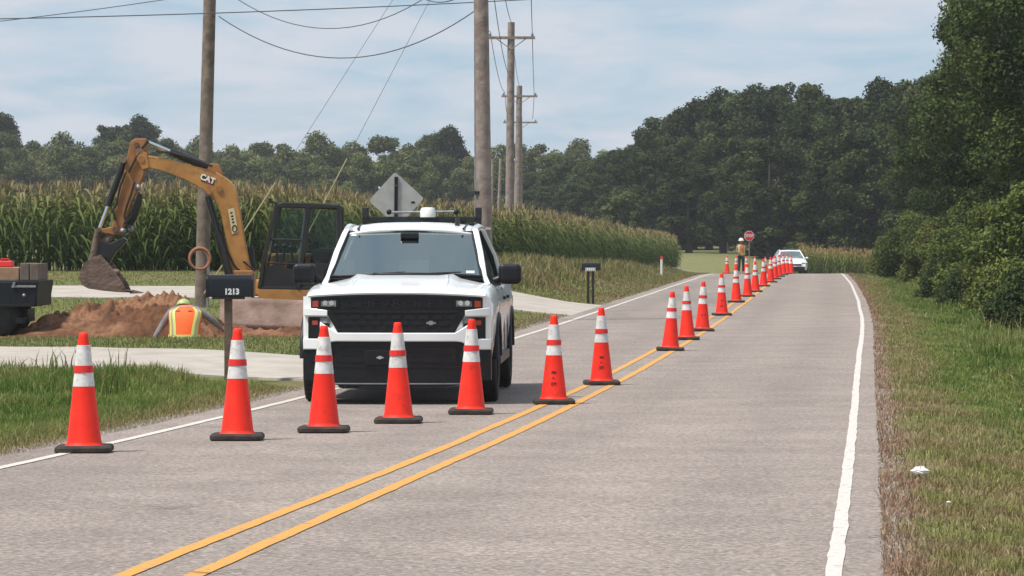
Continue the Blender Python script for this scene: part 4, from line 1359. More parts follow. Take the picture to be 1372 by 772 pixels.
# ------------------------------------------------------------------ people
def skin_person(name, parent, J, edges, rootj, matn, sub=2):
    names = list(J)
    me = bpy.data.meshes.new(name)
    me.from_pydata([J[k][0] for k in names], [(names.index(a), names.index(b)) for a, b in edges], [])
    me.materials.append(M[matn])
    o = bpy.data.objects.new(name, me); col.objects.link(o); o.parent = parent
    sk = o.modifiers.new('skin', 'SKIN'); sk.use_smooth_shade = True
    lay = me.skin_vertices[0].data
    for i, k in enumerate(names):
        r = J[k][1]
        lay[i].radius = r if isinstance(r, tuple) else (r, r)
        lay[i].use_root = (k == rootj)
    ss = o.modifiers.new('sub', 'SUBSURF'); ss.levels = sub; ss.render_levels = sub
    return o


def hand(J, edges, wrist, tag_, pos, dirv, spread, r=0.011, L=0.075):
    """palm and five short finger chains growing from a wrist joint"""
    d = Vector(dirv).normalized(); s = Vector(spread).normalized()
    p = Vector(pos)
    palm = p + d * 0.07
    J['palm' + tag_] = (tuple(palm), (0.040, 0.022)); edges.append((wrist, 'palm' + tag_))
    for k, (off, ln) in enumerate(((-0.034, 0.8), (-0.012, 1.0), (0.010, 1.05), (0.032, 0.9))):
        b = palm + s * off + d * 0.035
        m = b + d * L * ln * 0.5
        e = b + d * L * ln * 0.85 + d.cross(s) * L * 0.4
        J['f%d%s' % (k, tag_)] = (tuple(b), r); J['g%d%s' % (k, tag_)] = (tuple(m), r * 0.95); J['h%d%s' % (k, tag_)] = (tuple(e), r * 0.8)
        edges += [('palm' + tag_, 'f%d%s' % (k, tag_)), ('f%d%s' % (k, tag_), 'g%d%s' % (k, tag_)), ('g%d%s' % (k, tag_), 'h%d%s' % (k, tag_))]
    b = p + d * 0.045 - s * 0.05; e = b + d * 0.05 - s * 0.02
    J['t' + tag_] = (tuple(b), r * 1.1); J['u' + tag_] = (tuple(e), r * 0.9)
    edges += [('palm' + tag_, 't' + tag_), ('t' + tag_, 'u' + tag_)]


def head(parent, c, r=0.105, yaw=0.0, skinm='skin', face=-1):
    """head with nose, ears, eyes, mouth; face = -1 looks toward -Y"""
    mb = MB().ball(c, (r * 0.80, r * 0.95, r * 1.16), 16, 12)
    mb.ball((c[0], c[1] + face * r * 0.98, c[2] - r * 0.12), (0.016, 0.022, 0.026), 8, 6)
    for s in (-1, 1):
        mb.ball((c[0] + s * r * 0.82, c[1], c[2] - r * 0.05), (0.014, 0.024, 0.034), 8, 6)
    h = mb.build('head', skinm, parent, smooth=60)
    e = MB()
    for s in (-1, 1):
        MB().ball((c[0] + s * r * 0.34, c[1] + face * r * 0.86, c[2] + r * 0.06), (0.014, 0.010, 0.009), 8, 6).build('eye', 'hat_white', h, smooth=60)
    MB().ball((c[0], c[1] + face * r * 0.88, c[2] - r * 0.52), (0.026, 0.010, 0.007), 8, 6).build('mouth', 'vest_dark', h, smooth=60)
    return h


def hard_hat(parent, c, r, m, tilt=0.0):
    prof = [(r * 1.30, -0.012), (r * 1.32, 0.0), (r * 1.10, 0.012), (r * 1.06, r * 0.45), (r * 0.85, r * 0.85), (r * 0.45, r * 1.08), (r * 0.05, r * 1.14)]
    mb = MB().lathe(prof, 20, 'z')
    R_ = Matrix.Rotation(tilt, 3, 'X')
    mb.v = [tuple(R_ @ Vector(v) + Vector(c)) for v in mb.v]
    o = mb.build('hard_hat', m, parent, smooth=50)
    rb = MB()
    rb.tube([R_ @ Vector((0, -r * 1.05 * math.cos(t), r * 1.12 * math.sin(t))) + Vector(c) for t in np.linspace(0.3, PI - 0.3, 9)], 0.010, 5).build('hat_ridge', m, o)
    return o


def loft_vest(parent, rings, m, name='safety_vest', n=20):
    """rings: (centre, rx, ry, tilt)"""
    rows = []
    for (c, rx, ry) in rings:
        rows.append([(c[0] + rx * math.copysign(abs(math.cos(a)) ** 0.75, math.cos(a)), c[1] + ry * math.copysign(abs(math.sin(a)) ** 0.75, math.sin(a)), c[2]) for a in np.linspace(0, 2 * PI, n + 1)])
    return MB().grid(rows).build(name, m, parent, smooth=60), rows


def stripe_on(rings, a0, a1, f, k0, k1, parent, m, off=0.008, name='reflective_stripe'):
    """band on the vest surface: angles a0..a1 between ring parameters k0..k1"""
    def P(k, a):
        i = min(int(k), len(rings) - 2); t = k - i
        (c, rx, ry), (c2, rx2, ry2) = rings[i], rings[i + 1]
        cc = [c[q] * (1 - t) + c2[q] * t for q in range(3)]
        X = rx * (1 - t) + rx2 * t + off; Y = ry * (1 - t) + ry2 * t + off
        return (cc[0] + X * math.copysign(abs(math.cos(a)) ** 0.75, math.cos(a)), cc[1] + Y * math.copysign(abs(math.sin(a)) ** 0.75, math.sin(a)), cc[2])
    rows = []
    for k in np.linspace(k0, k1, 12):
        sh = f(k) if f else 0.0
        rows.append([P(k, a + sh) for a in np.linspace(a0, a1, 9)])
    return MB().grid(rows).build(name, m, parent, smooth=60, fix=False)


# worker kneeling in the hole, back to the camera, leaning forward
def make_worker():
    gx, gy = WX, WY
    gz = tz(gx, gy + 0.15)
    root = empty('person', (gx, gy, gz), 0, 'person in orange and lime safety vest and lime hard hat kneeling at the dug hole', 'person')
    lift = tz(gx - 0.9, gy - 0.6) - gz - 0.40     # hips just above the rim of the pit
    hz = lift + 0.34
    J = {}; ed = []
    J['pelvis'] = ((0.0, 0.0, hz), (0.17, 0.12)); J['waist'] = ((0.0, 0.03, hz + 0.18), (0.155, 0.11)); J['chest'] = ((0.01, 0.10, hz + 0.38), (0.18, 0.12)); J['upper'] = ((0.015, 0.17, hz + 0.53), (0.14, 0.10))
    J['neck'] = ((0.0, 0.30, hz + 0.56), 0.06)
    ed += [('pelvis', 'waist'), ('waist', 'chest'), ('chest', 'upper'), ('upper', 'neck')]
    for s, t in ((-1, 'l'), (1, 'r')):
        J['hip' + t] = ((s * 0.11, 0.03, hz - 0.06), 0.095)
        J['knee' + t] = ((s * 0.15, 0.34, 0.10), 0.075)
        J['ankle' + t] = ((s * 0.14, -0.02, 0.075), 0.05)
        J['toe' + t] = ((s * 0.15, -0.20, 0.045), 0.042)
        ed += [('pelvis', 'hip' + t), ('hip' + t, 'knee' + t), ('knee' + t, 'ankle' + t), ('ankle' + t, 'toe' + t)]
    # arms: left arm reaches down to the grass, right arm out to the side
    J['shl'] = ((-0.23, 0.15, hz + 0.50), 0.075); J['ell'] = ((-0.40, 0.14, hz + 0.24), 0.058); J['wrl'] = ((-0.52, 0.06, hz + 0.03), 0.042)
    J['shr'] = ((0.25, 0.15, hz + 0.50), 0.075); J['elr'] = ((0.47, 0.20, hz + 0.34), 0.058); J['wrr'] = ((0.60, 0.30, hz + 0.20), 0.042)
    ed += [('upper', 'shl'), ('shl', 'ell'), ('ell', 'wrl'), ('upper', 'shr'), ('shr', 'elr'), ('elr', 'wrr')]
    body = skin_person('body', root, J, ed, 'pelvis', 'shirt_grey')
    for (t, w, d_, sp) in (('l', 'wrl', (-0.4, 0.1, -0.9), (0.9, 0.3, -0.3)), ('r', 'wrr', (0.6, 0.6, -0.6), (0.5, -0.8, -0.2))):
        Jh = {}; eh = []
        Jh['w'] = (J[w][0], 0.034)
        hand(Jh, eh, 'w', '', J[w][0], d_, sp)
        skin_person('hand', root, Jh, eh, 'w', 'skin', 1)
    # trousers
    Jt = {k: (J[k][0], tuple(q + 0.008 for q in J[k][1]) if isinstance(J[k][1], tuple) else J[k][1] + 0.008) for k in ('pelvis', 'hipl', 'kneel', 'anklel', 'hipr', 'kneer', 'ankler')}
    skin_person('trousers', root, Jt, [('pelvis', 'hipl'), ('hipl', 'kneel'), ('kneel', 'anklel'), ('pelvis', 'hipr'), ('hipr', 'kneer'), ('kneer', 'ankler')], 'pelvis', 'trousers')
    rings = [((0.0, 0.0, hz - 0.04), 0.275, 0.175), ((0.0, 0.02, hz + 0.12), 0.262, 0.17), ((0.005, 0.06, hz + 0.28), 0.265, 0.17), ((0.01, 0.10, hz + 0.40), 0.285, 0.17), ((0.012, 0.14, hz + 0.50), 0.285, 0.155), ((0.015, 0.18, hz + 0.57), 0.18, 0.12), ((0.02, 0.22, hz + 0.605), 0.09, 0.085)]
    vest, _ = loft_vest(root, rings, 'vest_orange')
    # lime bands with grey centre: two down the back, one around the hem
    for s in (-1, 1):
        a = -PI / 2 + s * 0.72
        f = lambda k, s=s: s * (-0.10 + 0.05 * k)
        stripe_on(rings, a - 0.30, a + 0.30, f, 0.9, 5.2, vest, 'vest_lime', 0.006)
        stripe_on(rings, a - 0.09, a + 0.09, f, 0.9, 5.2, vest, 'vest_silver', 0.010)
    stripe_on(rings, -PI, 0.0, None, 0.02, 0.95, vest, 'vest_lime', 0.007)
    stripe_on(rings, -PI, 0.0, None, 0.52, 0.74, vest, 'vest_silver', 0.011)
    for k in range(7):
        a = -PI / 2 + (k - 3) * 0.36
        stripe_on(rings, a - 0.06, a + 0.06, None, 0.08, 0.36, vest, 'vest_orange', 0.011, 'hem_patch')
    for a0 in (-0.36, 0.20):   # darker printed marks below the collar
        stripe_on(rings, -PI / 2 + a0 - .10, -PI / 2 + a0 + .16, None, 4.02, 4.3, vest, 'vest_dark', 0.008, 'print_mark')
    hc = (-0.05, 0.42, hz + 0.52)
    head(root, hc, 0.105, face=1)
    MB().ball((hc[0], hc[1] - 0.03, hc[2] + 0.02), (0.092, 0.10, 0.11), 12, 9).build('hair', 'hair', root, smooth=60)
    hard_hat(root, (hc[0], hc[1] + 0.02, hc[2] + 0.055), 0.112, 'hat_lime', -0.45)
    return root


make_worker()


def make_flagger():
    d = 181.0
    x = (993 - CX) / F * d
    root = empty('person', (x, d, float(ROADZ(d)) + 0.005), 0.25, 'person in vest and white hard hat standing with a stop paddle far up the road', 'person')
    J = {}; ed = []
    J['pelvis'] = ((0, 0, 0.96), (0.155, 0.11)); J['waist'] = ((0, 0, 1.12), (0.14, 0.10)); J['chest'] = ((0, 0, 1.32), (0.17, 0.115)); J['upper'] = ((0, 0.01, 1.45), (0.13, 0.09)); J['neck'] = ((0, 0.0, 1.54), 0.055)
    ed += [('pelvis', 'waist'), ('waist', 'chest'), ('chest', 'upper'), ('upper', 'neck')]
    for s, t in ((-1, 'l'), (1, 'r')):
        J['hip' + t] = ((s * 0.095, 0, 0.90), 0.092); J['knee' + t] = ((s * 0.11, -0.02, 0.50), 0.066); J['ankle' + t] = ((s * 0.12, 0.02, 0.09), 0.046); J['toe' + t] = ((s * 0.13, -0.15, 0.035), 0.038)
        ed += [('pelvis', 'hip' + t), ('hip' + t, 'knee' + t), ('knee' + t, 'ankle' + t), ('ankle' + t, 'toe' + t)]
    J['shl'] = ((-0.20, 0, 1.43), 0.065); J['ell'] = ((-0.27, -0.05, 1.16), 0.050); J['wrl'] = ((-0.14, -0.22, 1.08), 0.036)
    J['shr'] = ((0.20, 0, 1.43), 0.065); J['elr'] = ((0.33, -0.06, 1.20), 0.050); J['wrr'] = ((0.32, -0.24, 1.28), 0.036)
    ed += [('upper', 'shl'), ('shl', 'ell'), ('ell', 'wrl'), ('upper', 'shr'), ('shr', 'elr'), ('elr', 'wrr')]
    skin_person('body', root, J, ed, 'pelvis', 'shirt_grey')
    Jt = {k: (J[k][0], tuple(q + 0.008 for q in J[k][1]) if isinstance(J[k][1], tuple) else J[k][1] + 0.008) for k in ('pelvis', 'hipl', 'kneel', 'anklel', 'hipr', 'kneer', 'ankler')}
    skin_person('trousers', root, Jt, [('pelvis', 'hipl'), ('hipl', 'kneel'), ('kneel', 'anklel'), ('pelvis', 'hipr'), ('hipr', 'kneer'), ('kneer', 'ankler')], 'pelvis', 'trousers')
    for w, d_, sp in (('wrl', (0.8, -0.4, 0.2), (0.2, 0.1, 1)), ('wrr', (0.1, -0.9, 0.2), (0.3, 0.1, 1))):
        Jh = {}; eh = []; Jh['w'] = (J[w][0], 0.034)
        hand(Jh, eh, 'w', '', J[w][0], d_, sp)
        skin_person('hand', root, Jh, eh, 'w', 'skin', 1)
    rings = [((0, 0, 0.92), 0.20, 0.15), ((0, 0, 1.08), 0.19, 0.14), ((0, 0, 1.28), 0.215, 0.15), ((0, 0, 1.42), 0.23, 0.14), ((0, 0, 1.50), 0.12, 0.10)]
    v, _ = loft_vest(root, rings, 'vest_flag')
    for s in (-1, 1):
        stripe_on(rings, -PI / 2 + s * .7 - .25, -PI / 2 + s * .7 + .25, None, 0.1, 3.6, v, 'vest_lime', 0.007)
    stripe_on(rings, -PI, 0, None, 0.5, 0.85, v, 'vest_lime', 0.008)
    head(root, (0, -0.01, 1.655), 0.11)
    hard_hat(root, (0, -0.01, 1.71), 0.118, 'hat_white')
    # paddle: thing of its own, held in the right hand
    c = Vector((0.33, -0.33, 0)); c.rotate(Matrix.Rotation(0.25, 3, 'Z'))
    pr = empty('stop_paddle', (root.location.x + c.x, root.location.y + c.y, root.location.z + 0.02), 0.12, 'red octagonal stop sign on a tall pole held by the far flagger', 'stop sign')
    MB().tube([(0, 0, 0), (0, 0, 1.75)], 0.022, 8).build('pole', 'grey_wood', pr)
    oc = [(0.275 * math.cos(PI / 8 + k * PI / 4), 1.93 + 0.275 * math.sin(PI / 8 + k * PI / 4)) for k in range(8)]
    MB().prism_y(oc, -0.006, 0.006).build('sign_border', 'white_mark', pr)
    oc = [(0.252 * math.cos(PI / 8 + k * PI / 4), 1.93 + 0.252 * math.sin(PI / 8 + k * PI / 4)) for k in range(8)]
    face = MB().prism_y(oc, -0.012, -0.007).build('sign_face', 'red_paint', pr)
    tm = text_mesh(MB(), 'STOP', 0.205, (0, -0.016, 1.93), 0.002, squash=0.85, bold=0.006)
    tm.build('lettering', 'white_mark', face, fix=False)


make_flagger()

# ------------------------------------------------------------------ white car beyond the crest
def make_car():
    d = 212.0
    x = (1064 - CX) / F * d
    root = empty('white_car', (x, d, float(ROADZ(d)) + 0.01), 0.04, 'white car driving toward the road works past the last cones', 'car')
    L, W_ = 4.5, 0.91
    st = np.array([0.0, 0.08, 0.3, 0.7, 1.15, 1.6, 2.1, 2.7, 3.3, 3.9, 4.3, 4.5])
    hw = np.interp(st, [0, 0.3, 1, 3.5, 4.5], [0.70, 0.86, 0.91, 0.91, 0.78])
    top = np.interp(st, [0, 0.08, 0.3, 1.15, 1.6, 3.6, 4.5], [0.66, 0.78, 0.88, 1.0, 1.02, 1.04, 0.98])
    rows = []
    for y, w, t in zip(st, hw, top):
        zb = 0.30
        half = [(w - 0.05, zb), (w, 0.55), (w - 0.01, 0.75), (w - 0.06, t - 0.06), (w - 0.16, t), (w * 0.4, t + 0.03), (0, t + 0.035)]
        rows.append([(-p[0], y, p[1]) for p in half] + [(p[0], y, p[1]) for p in half[-2::-1]])
    mb = MB().grid(rows)
    mb.add(rows[0], [tuple(range(len(rows[0])))]); mb.add(rows[-1], [tuple(range(len(rows[-1])))])
    body = mb.build('body', 'white_paint', root, smooth=40)
    # greenhouse
    P = []
    for y, z, w in ((1.25, 1.02, 0.76), (1.95, 1.42, 0.60), (2.3, 1.50, 0.57), (3.0, 1.50, 0.57), (3.5, 1.42, 0.58), (4.1, 1.06, 0.72)):
        P.append((y, z, w))
    MB().grid([[(-w, y, z), (0, y - 0.06, z + 0.02), (w, y, z)] for y, z, w in P[1:5]]).build('roof', 'white_paint', root, smooth=50)
    MB().grid([[(-w, y, z), (0, y - 0.1, z + 0.02), (w, y, z)] for y, z, w in P[:2]]).build('windshield', 'windshield', root, smooth=50)
    MB().grid([[(-w, y, z), (0, y, z + 0.02), (w, y, z)] for y, z, w in P[4:]]).build('rear_window', 'side_glass', root, smooth=50)
    for s in (-1, 1):
        q = [(s * 0.80, 1.4, 1.02), (s * 0.80, 3.9, 1.04), (s * 0.60, 3.45, 1.41), (s * 0.59, 2.3, 1.47), (s * 0.62, 1.98, 1.40)]
        MB().add(q, [(0, 1, 2, 3, 4)]).build('side_window', 'side_glass', root, fix=False)
        MB().tube([(s * 0.78, 1.25, 1.0), (s * 0.61, 1.95, 1.42), (s * 0.585, 2.4, 1.50), (s * 0.585, 3.0, 1.50), (s * 0.60, 3.5, 1.42), (s * 0.76, 4.1, 1.04)], 0.035, 6).build('pillar', 'white_paint', root, smooth=60)
        MB().ball((s * 0.98, 1.62, 1.02), (0.10, 0.07, 0.07), 10, 7).build('side_mirror', 'white_paint', root, smooth=60)
        MB().box((s * 0.60, 0.11, 0.70), (0.32, 0.16, 0.12), Matrix.Rotation(s * 0.35, 3, 'Z')).build('headlight', 'lamp_clear', root, bevel=0.03)
        for y in (0.9, 3.55):
            w = MB().lathe([(0.20, -0.1), (0.31, -0.105), (0.325, -0.08), (0.325, 0.08), (0.31, 0.105), (0.20, 0.1)], 24, 'x', (s * 0.80, y, 0.325), cap=False).build('wheel', 'black_rubber', root, smooth=50)
            MB().lathe([(0.205, s * 0.10), (0.15, s * 0.07), (0.03, s * 0.09)], 16, 'x', (s * 0.80, y, 0.325)).build('rim', 'steel_grey', w, smooth=50)
    MB().box((0, 0.02, 0.62), (0.9, 0.10, 0.10)).build('grille', 'gloss_black', root, bevel=0.02)
    MB().box((0, 0.05, 0.38), (1.30, 0.20, 0.26)).build('lower_bumper', 'black_plastic', root, bevel=0.03)
    MB().box((0, 2.3, 0.32), (1.5, 3.9, 0.2)).build('underbody', 'black_plastic', root)
    MB().box((0, -0.01, 0.52), (0.32, 0.02, 0.16)).build('number_plate', 'white_mark', root)


make_car()

# ------------------------------------------------------------------ black flatbed truck at the left
def make_flatbed():
    d = 60.0; S = F / d
    xr = (52 - CX) / S
    gz_ = tz(xr - 0.6, d) 
    root = empty('flatbed_truck', (xr, d, gz_), 0, 'black flatbed truck loaded with boards beside the dirt pile', 'truck')
    def Z(py): return CAMZ - (py - HY) / S - gz_
    zt, zb = Z(377), Z(411)
    # bed side wall in the picture plane, rear end rounded at the right
    bed = MB().box((-1.8, 0.9, (zt + zb) / 2), (3.55, 1.9, (zt - zb) * 0.98)).build('bed', 'bed_black', root, bevel=0.02)
    MB().prism_y([(-0.44, zb), (-0.06, zb), (0.0, zt - 0.06), (0.0, zt + 0.012), (-0.44, zt + 0.012)], -0.08, 1.88).build('tailgate', 'bed_black', root, bevel=0.015)
    MB().box((-0.24, -0.09, zt - 0.09), (0.40, 0.03, 0.035)).build('tailgate_latch', 'steel_grey', bed, bevel=0.006)
    MB().box((-0.42, -0.10, zt - 0.06), (0.04, 0.04, 0.10), Matrix.Rotation(0.4, 3, 'Y')).build('hinge', 'steel_grey', bed)
    MB().box((-1.8, -0.07, zb + 0.02), (3.4, 0.06, 0.05)).build('bed_rail', 'black_plastic', bed, bevel=0.006)
    MB().ball((-0.24, -0.09, zt - 0.24), (0.03, 0.02, 0.03)).build('reflector', 'steel_grey', bed, smooth=60)
    MB().box((-1.9, 0.9, zb - 0.16), (3.3, 0.9, 0.22)).build('chassis', 'black_plastic', root)
    MB().box((-0.33, 0.2, Z(430)), (0.14, 0.5, 0.10)).build('hitch', 'black_plastic', root, bevel=0.01)
    for y in (0.15, 1.65):
        w = MB().lathe([(0.22, -0.13), (0.33, -0.14), (0.365, -0.11), (0.365, 0.11), (0.33, 0.14), (0.22, 0.13)], 28, 'y', (-0.72, y, 0.365), cap=False).build('wheel', 'black_rubber', root, smooth=50)
        MB().lathe([(0.225, -0.12), (0.18, -0.06), (0.05, -0.08), (0.01, -0.08)], 20, 'y', (-0.72, y, 0.365)).build('rim', 'dark_steel', w, smooth=50)
    MB().prism_y([(-1.2, 0.55), (-1.2, 0.80), (-0.24, 0.80), (-0.24, 0.55), (-0.30, 0.74), (-1.14, 0.74)], -0.02, 0.3).build('mudguard', 'black_plastic', root)
    # cab beyond the frame edge
    MB().prism_y([(-5.3, 0.5), (-3.7, 0.5), (-3.7, 1.9), (-4.5, 1.95), (-4.9, 1.25), (-5.3, 1.15)], -0.05, 1.85).build('cab', 'bed_black', root, bevel=0.05)
    # load: boards, each a thing
    zbase = Z(377) + 0.016
    for k, (px0, px1, y, h, m, lab) in enumerate([(25, 37, 0.05, 0.29, 'weathered_board', 'weathered grey board standing at the end of the flatbed load'),
                                                  (38, 50, 0.06, 0.285, 'weathered_board', 'weathered grey board at the very tail of the flatbed')]):
        xx0 = (px0 - CX) / S - xr; xx1 = (px1 - CX) / S - xr
        b = MB().box((0, 0, h / 2), (xx1 - xx0, 1.2, h)).build('board', m, None, bevel=0.008)
        b.location = (xr + (xx0 + xx1) / 2, d + y + 0.7, gz_ + zbase)
        tag(b, lab, 'board', 'boards on the flatbed')
    b = MB().box((0, 0, 0.11), (1.3, 1.1, 0.22)).build('board', 'board_wood', None, bevel=0.01)
    b.location = ((24 - CX) / S - 0.66, d + 0.75, gz_ + zbase); tag(b, 'reddish brown timber lying along the flatbed behind the red can', 'timber', 'boards on the flatbed')
    r = empty('fuel_can', ((2 - CX) / S - 0.02, d + 0.6, gz_ + zbase + 0.222), 0, 'red plastic can on top of the flatbed load', 'can')
    MB().box((0, 0, 0.055), (0.30, 0.2, 0.11), None, taper=0.85).build('body', 'red_paint', r, bevel=0.02)
    MB().tube([(-0.08, 0, 0.11), (-0.07, 0, 0.14), (0.05, 0, 0.14), (0.06, 0, 0.11)], 0.012, 6).build('handle', 'red_paint', r)


make_flatbed()

# ------------------------------------------------------------------ mailboxes, signs, small things
def mailbox_1():
    d = 43.3; S = F / d
    x = (306 - CX) / S; g = tz(x, d)
    r = empty('mailbox', (x, d, g - 0.02), 0, 'black mailbox numbered 1213 on a wooden post by the driveway', 'mailbox')
    def Z(py): return CAMZ - (py - HY) / S - g + 0.02
    MB().box((0, 0, Z(398) / 2), (0.095, 0.095, Z(398))).build('post', 'post_wood', r, bevel=0.006)
    z0, z1 = Z(398), Z(368)
    x0 = (278 - CX) / S - x; x1 = (339 - CX) / S - x
    prof = [(-0.10, z0), (0.10, z0)] + [(0.10 * math.cos(t), z1 - 0.10 + 0.10 * math.sin(t)) for t in np.linspace(0, PI, 12)]
    bx = MB().prism_x(prof, x0, x1).build('box', 'gloss_black', r, smooth=40, bevel=0.004)
    for xx in (x0, x1):
        p2 = [(-0.106, z0 - 0.006), (0.106, z0 - 0.006)] + [(0.106 * math.cos(t), z1 - 0.10 + 0.106 * math.sin(t)) for t in np.linspace(0, PI, 12)]
        MB().prism_x(p2, xx - 0.012, xx + 0.012).build('door', 'black_plastic', bx, smooth=40)
    text_mesh(MB(), '1213', 0.098, ((311.5 - CX) / S - x, -0.103, Z(391)), 0.002, squash=0.95, bold=0.005).build('house_number', 'white_mark', bx, fix=False)
    MB().box((0, 0, z0 - 0.015), (0.40, 0.15, 0.025)).build('shelf', 'post_wood', r)


mailbox_1()


def mailbox_2():
    d = 87.8; S = F / d
    x = (791 - CX) / S; g = tz(x, d)
    r = empty('mailbox', (x, d, g), 0, 'small dark mailbox on two posts beside the corn and the far driveway', 'mailbox')
    H = (405 - 350) / S
    for px in (788, 794.5):
        MB().box(((px - CX) / S - x, 0, H * 0.42), (0.065, 0.065, H * 0.84)).build('post', 'machine_black', r, bevel=0.004)
    prof = [(-0.09, H - 0.19), (0.09, H - 0.19)] + [(0.09 * math.cos(t), H - 0.09 + 0.09 * math.sin(t)) for t in np.linspace(0, PI, 10)]
    bx = MB().prism_x(prof, -0.22, 0.25).build('box', 'gloss_black', r, smooth=40)
    MB().box((0.0, -0.095, H - 0.165), (0.26, 0.012, 0.09)).build('name_plate', 'sign_back', bx)
    for k in range(4):
        MB().box((-0.075 + k * 0.05, -0.103, H - 0.165), (0.028, 0.004, 0.05)).build('plate_letter', 'white_mark', bx)


mailbox_2()


def diamond_sign():
    d = 75.0; S = F / d
    x = (531 - CX) / S; g = tz(x, d)
    r = empty('warning_sign', (x, d, g), 0, 'diamond road sign seen from its bare grey back above the pickup', 'sign')
    def Z(py): return CAMZ - (py - HY) / S - g
    cz = Z(267.5); h = 36 / S
    tilt = math.radians(2.5)
    pts = []
    for k in range(4):
        a0 = k * PI / 2
        for da in (-0.05, 0.0, 0.05):
            rr = h * (1.0 if da == 0 else 0.985) if True else h
            pts.append((rr * math.cos(a0 + da + tilt), rr * math.sin(a0 + da + tilt)))
    pl = [(p[0], cz + p[1]) for p in pts]
    MB().prism_y(pl, 0.0, 0.006).build('sign_plate', 'sign_back', r, bevel=0.002)
    # U-channel post
    zt = Z(237)
    mb = MB()
    mb.box((0, -0.012, zt / 2), (0.075, 0.012, zt))
    mb.box((-0.033, -0.03, zt / 2), (0.010, 0.03, zt)).box((0.033, -0.03, zt / 2), (0.010, 0.03, zt))
    mb.v = [(v[0] - 0.02 * (zt - v[2]) / zt, v[1], v[2]) for v in mb.v]
    po = mb.build('post', 'dark_steel', r)
    for z in (cz - 0.3, cz + 0.3):
        MB().lathe([(0.014, -0.05), (0.014, -0.03)], 8, 'y', (0, 0, z)).build('bolt', 'steel_grey', r)
    MB().box((h * 0.62, -0.004, cz - 0.06), (0.08, 0.004, 0.045)).build('sticker', 'dark_steel', r)


diamond_sign()


def marker_post():
    d = 152.0; S = F / d
    x = (886.5 - CX) / S; g = CAMZ - (358 - HY) / S
    g = min(g, tz(x, d) + 0.3)
    r = empty('marker_post', (x, d, tz(x, d)), 0, 'short white marker post with an orange cap in the grass by the corn', 'marker post')
    t = CAMZ - (344 - HY) / S - tz(x, d)
    MB().tube([(0, 0, 0), (0, 0, t - 0.08)], 0.055, 10).build('stem', 'hat_white', r)
    MB().lathe([(0.065, t - 0.10), (0.065, t - 0.02), (0.03, t)], 10).build('cap', 'cone_orange', r, smooth=50)


marker_post()

# crumpled litter on the right verge
def litter(px, py, d, r, label, seed):
    x = (px - CX) / F * d
    rr = random.Random(seed)
    mb = MB().ball((0, 0, 0.0), (r, r * 0.6, r * 0.5), 14, 9)
    mb.v = [(v[0] * (1 + rr.uniform(-.25, .25)), v[1] * (1 + rr.uniform(-.2, .2)), v[2] * (1 + rr.uniform(-.4, .3)) + r * 0.3) for v in mb.v]
    o = mb.build('litter', 'plastic_bag', None)
    o.location = (x, d, tz(x, d) + 0.05)
    tag(o, label, 'litter')


litter(1233, 655, 23.3, 0.058, 'crumpled white plastic bag lying on the dry roadside grass', 3)
litter(1271, 700, 20.4, 0.013, 'tiny white scrap of paper in the roadside grass', 4)

# ------------------------------------------------------------------ utility poles and wires
def pole(px_b, px_t, py_t, d, r0, r1, label, m='grey_wood', arm=None, base=None, top=None):
    S = F / d
    xb = (px_b - CX) / S; xt = (px_t - CX) / S
    g = tz(xb, d)
    zt = (CAMZ - (py_t - HY) / S if top is None else top) - g
    r = empty('utility_pole', (xb, d, g - 0.05), 0, label, 'utility pole', 'utility poles along the cornfield')
    n = 8
    MB().tube([((xt - xb) * t, 0, (zt + 0.05) * t) for t in np.linspace(0, 1, n)], [r0 + (r1 - r0) * t for t in np.linspace(0, 1, n)], 14).build('shaft', m, r, smooth=50)
    return r, xb, g, zt, xt - xb


def crossarm(r, dx, z, L0, L1, ang=0.0):
    MB().box((dx + (L0 + L1) / 2, -0.14, z), (L1 - L0, 0.10, 0.12)).build('crossarm', 'grey_wood', r)
    for s in (-1, 1):
        MB().tube([(dx, -0.15, z - 0.5), (dx + s * 0.62, -0.15, z - 0.05)], 0.02, 5).build('brace', 'grey_wood', r)
    for x in (L0 + 0.12, L1 - 0.12):
        MB().lathe([(0.035, z + 0.06), (0.06, z + 0.10), (0.05, z + 0.18), (0.03, z + 0.22)], 10, 'z', (dx + x, -0.14, 0)).build('insulator', 'steel_grey', r, smooth=40)
    MB().lathe([(0.035, z + 0.46), (0.05, z + 0.55), (0.03, z + 0.62)], 10, 'z', (dx, 0, 0)).build('insulator', 'steel_grey', r, smooth=40)


p1, x1, g1, z1, dx1 = pole(650, 641, 0, 72.0, 0.175, 0.135, 'thick grey wooden utility pole just behind the pickup', top=10.8)
crossarm(p1, dx1, z1 - 0.45, -1.15, 1.15)
MB().tube([(-0.175, -0.05, 0.3), (-0.19, -0.05, 2.6), (-0.20, -0.05, 6.0)], 0.03, 6).build('conduit', 'steel_grey', p1)
MB().box((-0.17, -0.1, CAMZ - (255 - HY) / (F / 72.0) - g1), (0.10, 0.1, 0.06)).build('bracket', 'machine_black', p1)
MB().box((0.06, -0.16, CAMZ - (303 - HY) / (F / 72.0) - g1), (0.12, 0.02, 0.05)).build('tag_plate', 'sign_back', p1)
MB().lathe([(0.05, z1 - 2.35), (0.05, z1 - 2.2)], 8, 'z', (dx1 + 0.2, 0, 0)).build('insulator', 'machine_black', p1)
p2, x2, g2, z2, dx2 = pole(682, 685, 30, 150.0, 0.20, 0.15, 'utility pole with a crossarm standing in the corn, first behind the thick pole')
crossarm(p2, dx2, z2 - 0.62, -1.02, 1.02)
p3, x3, g3, z3, dx3 = pole(692, 696, 115, 214.0, 0.24, 0.17, 'utility pole with a crossarm in the corn, second behind the thick pole')
crossarm(p3, dx3, z3 - 0.6, -1.1, 1.1)
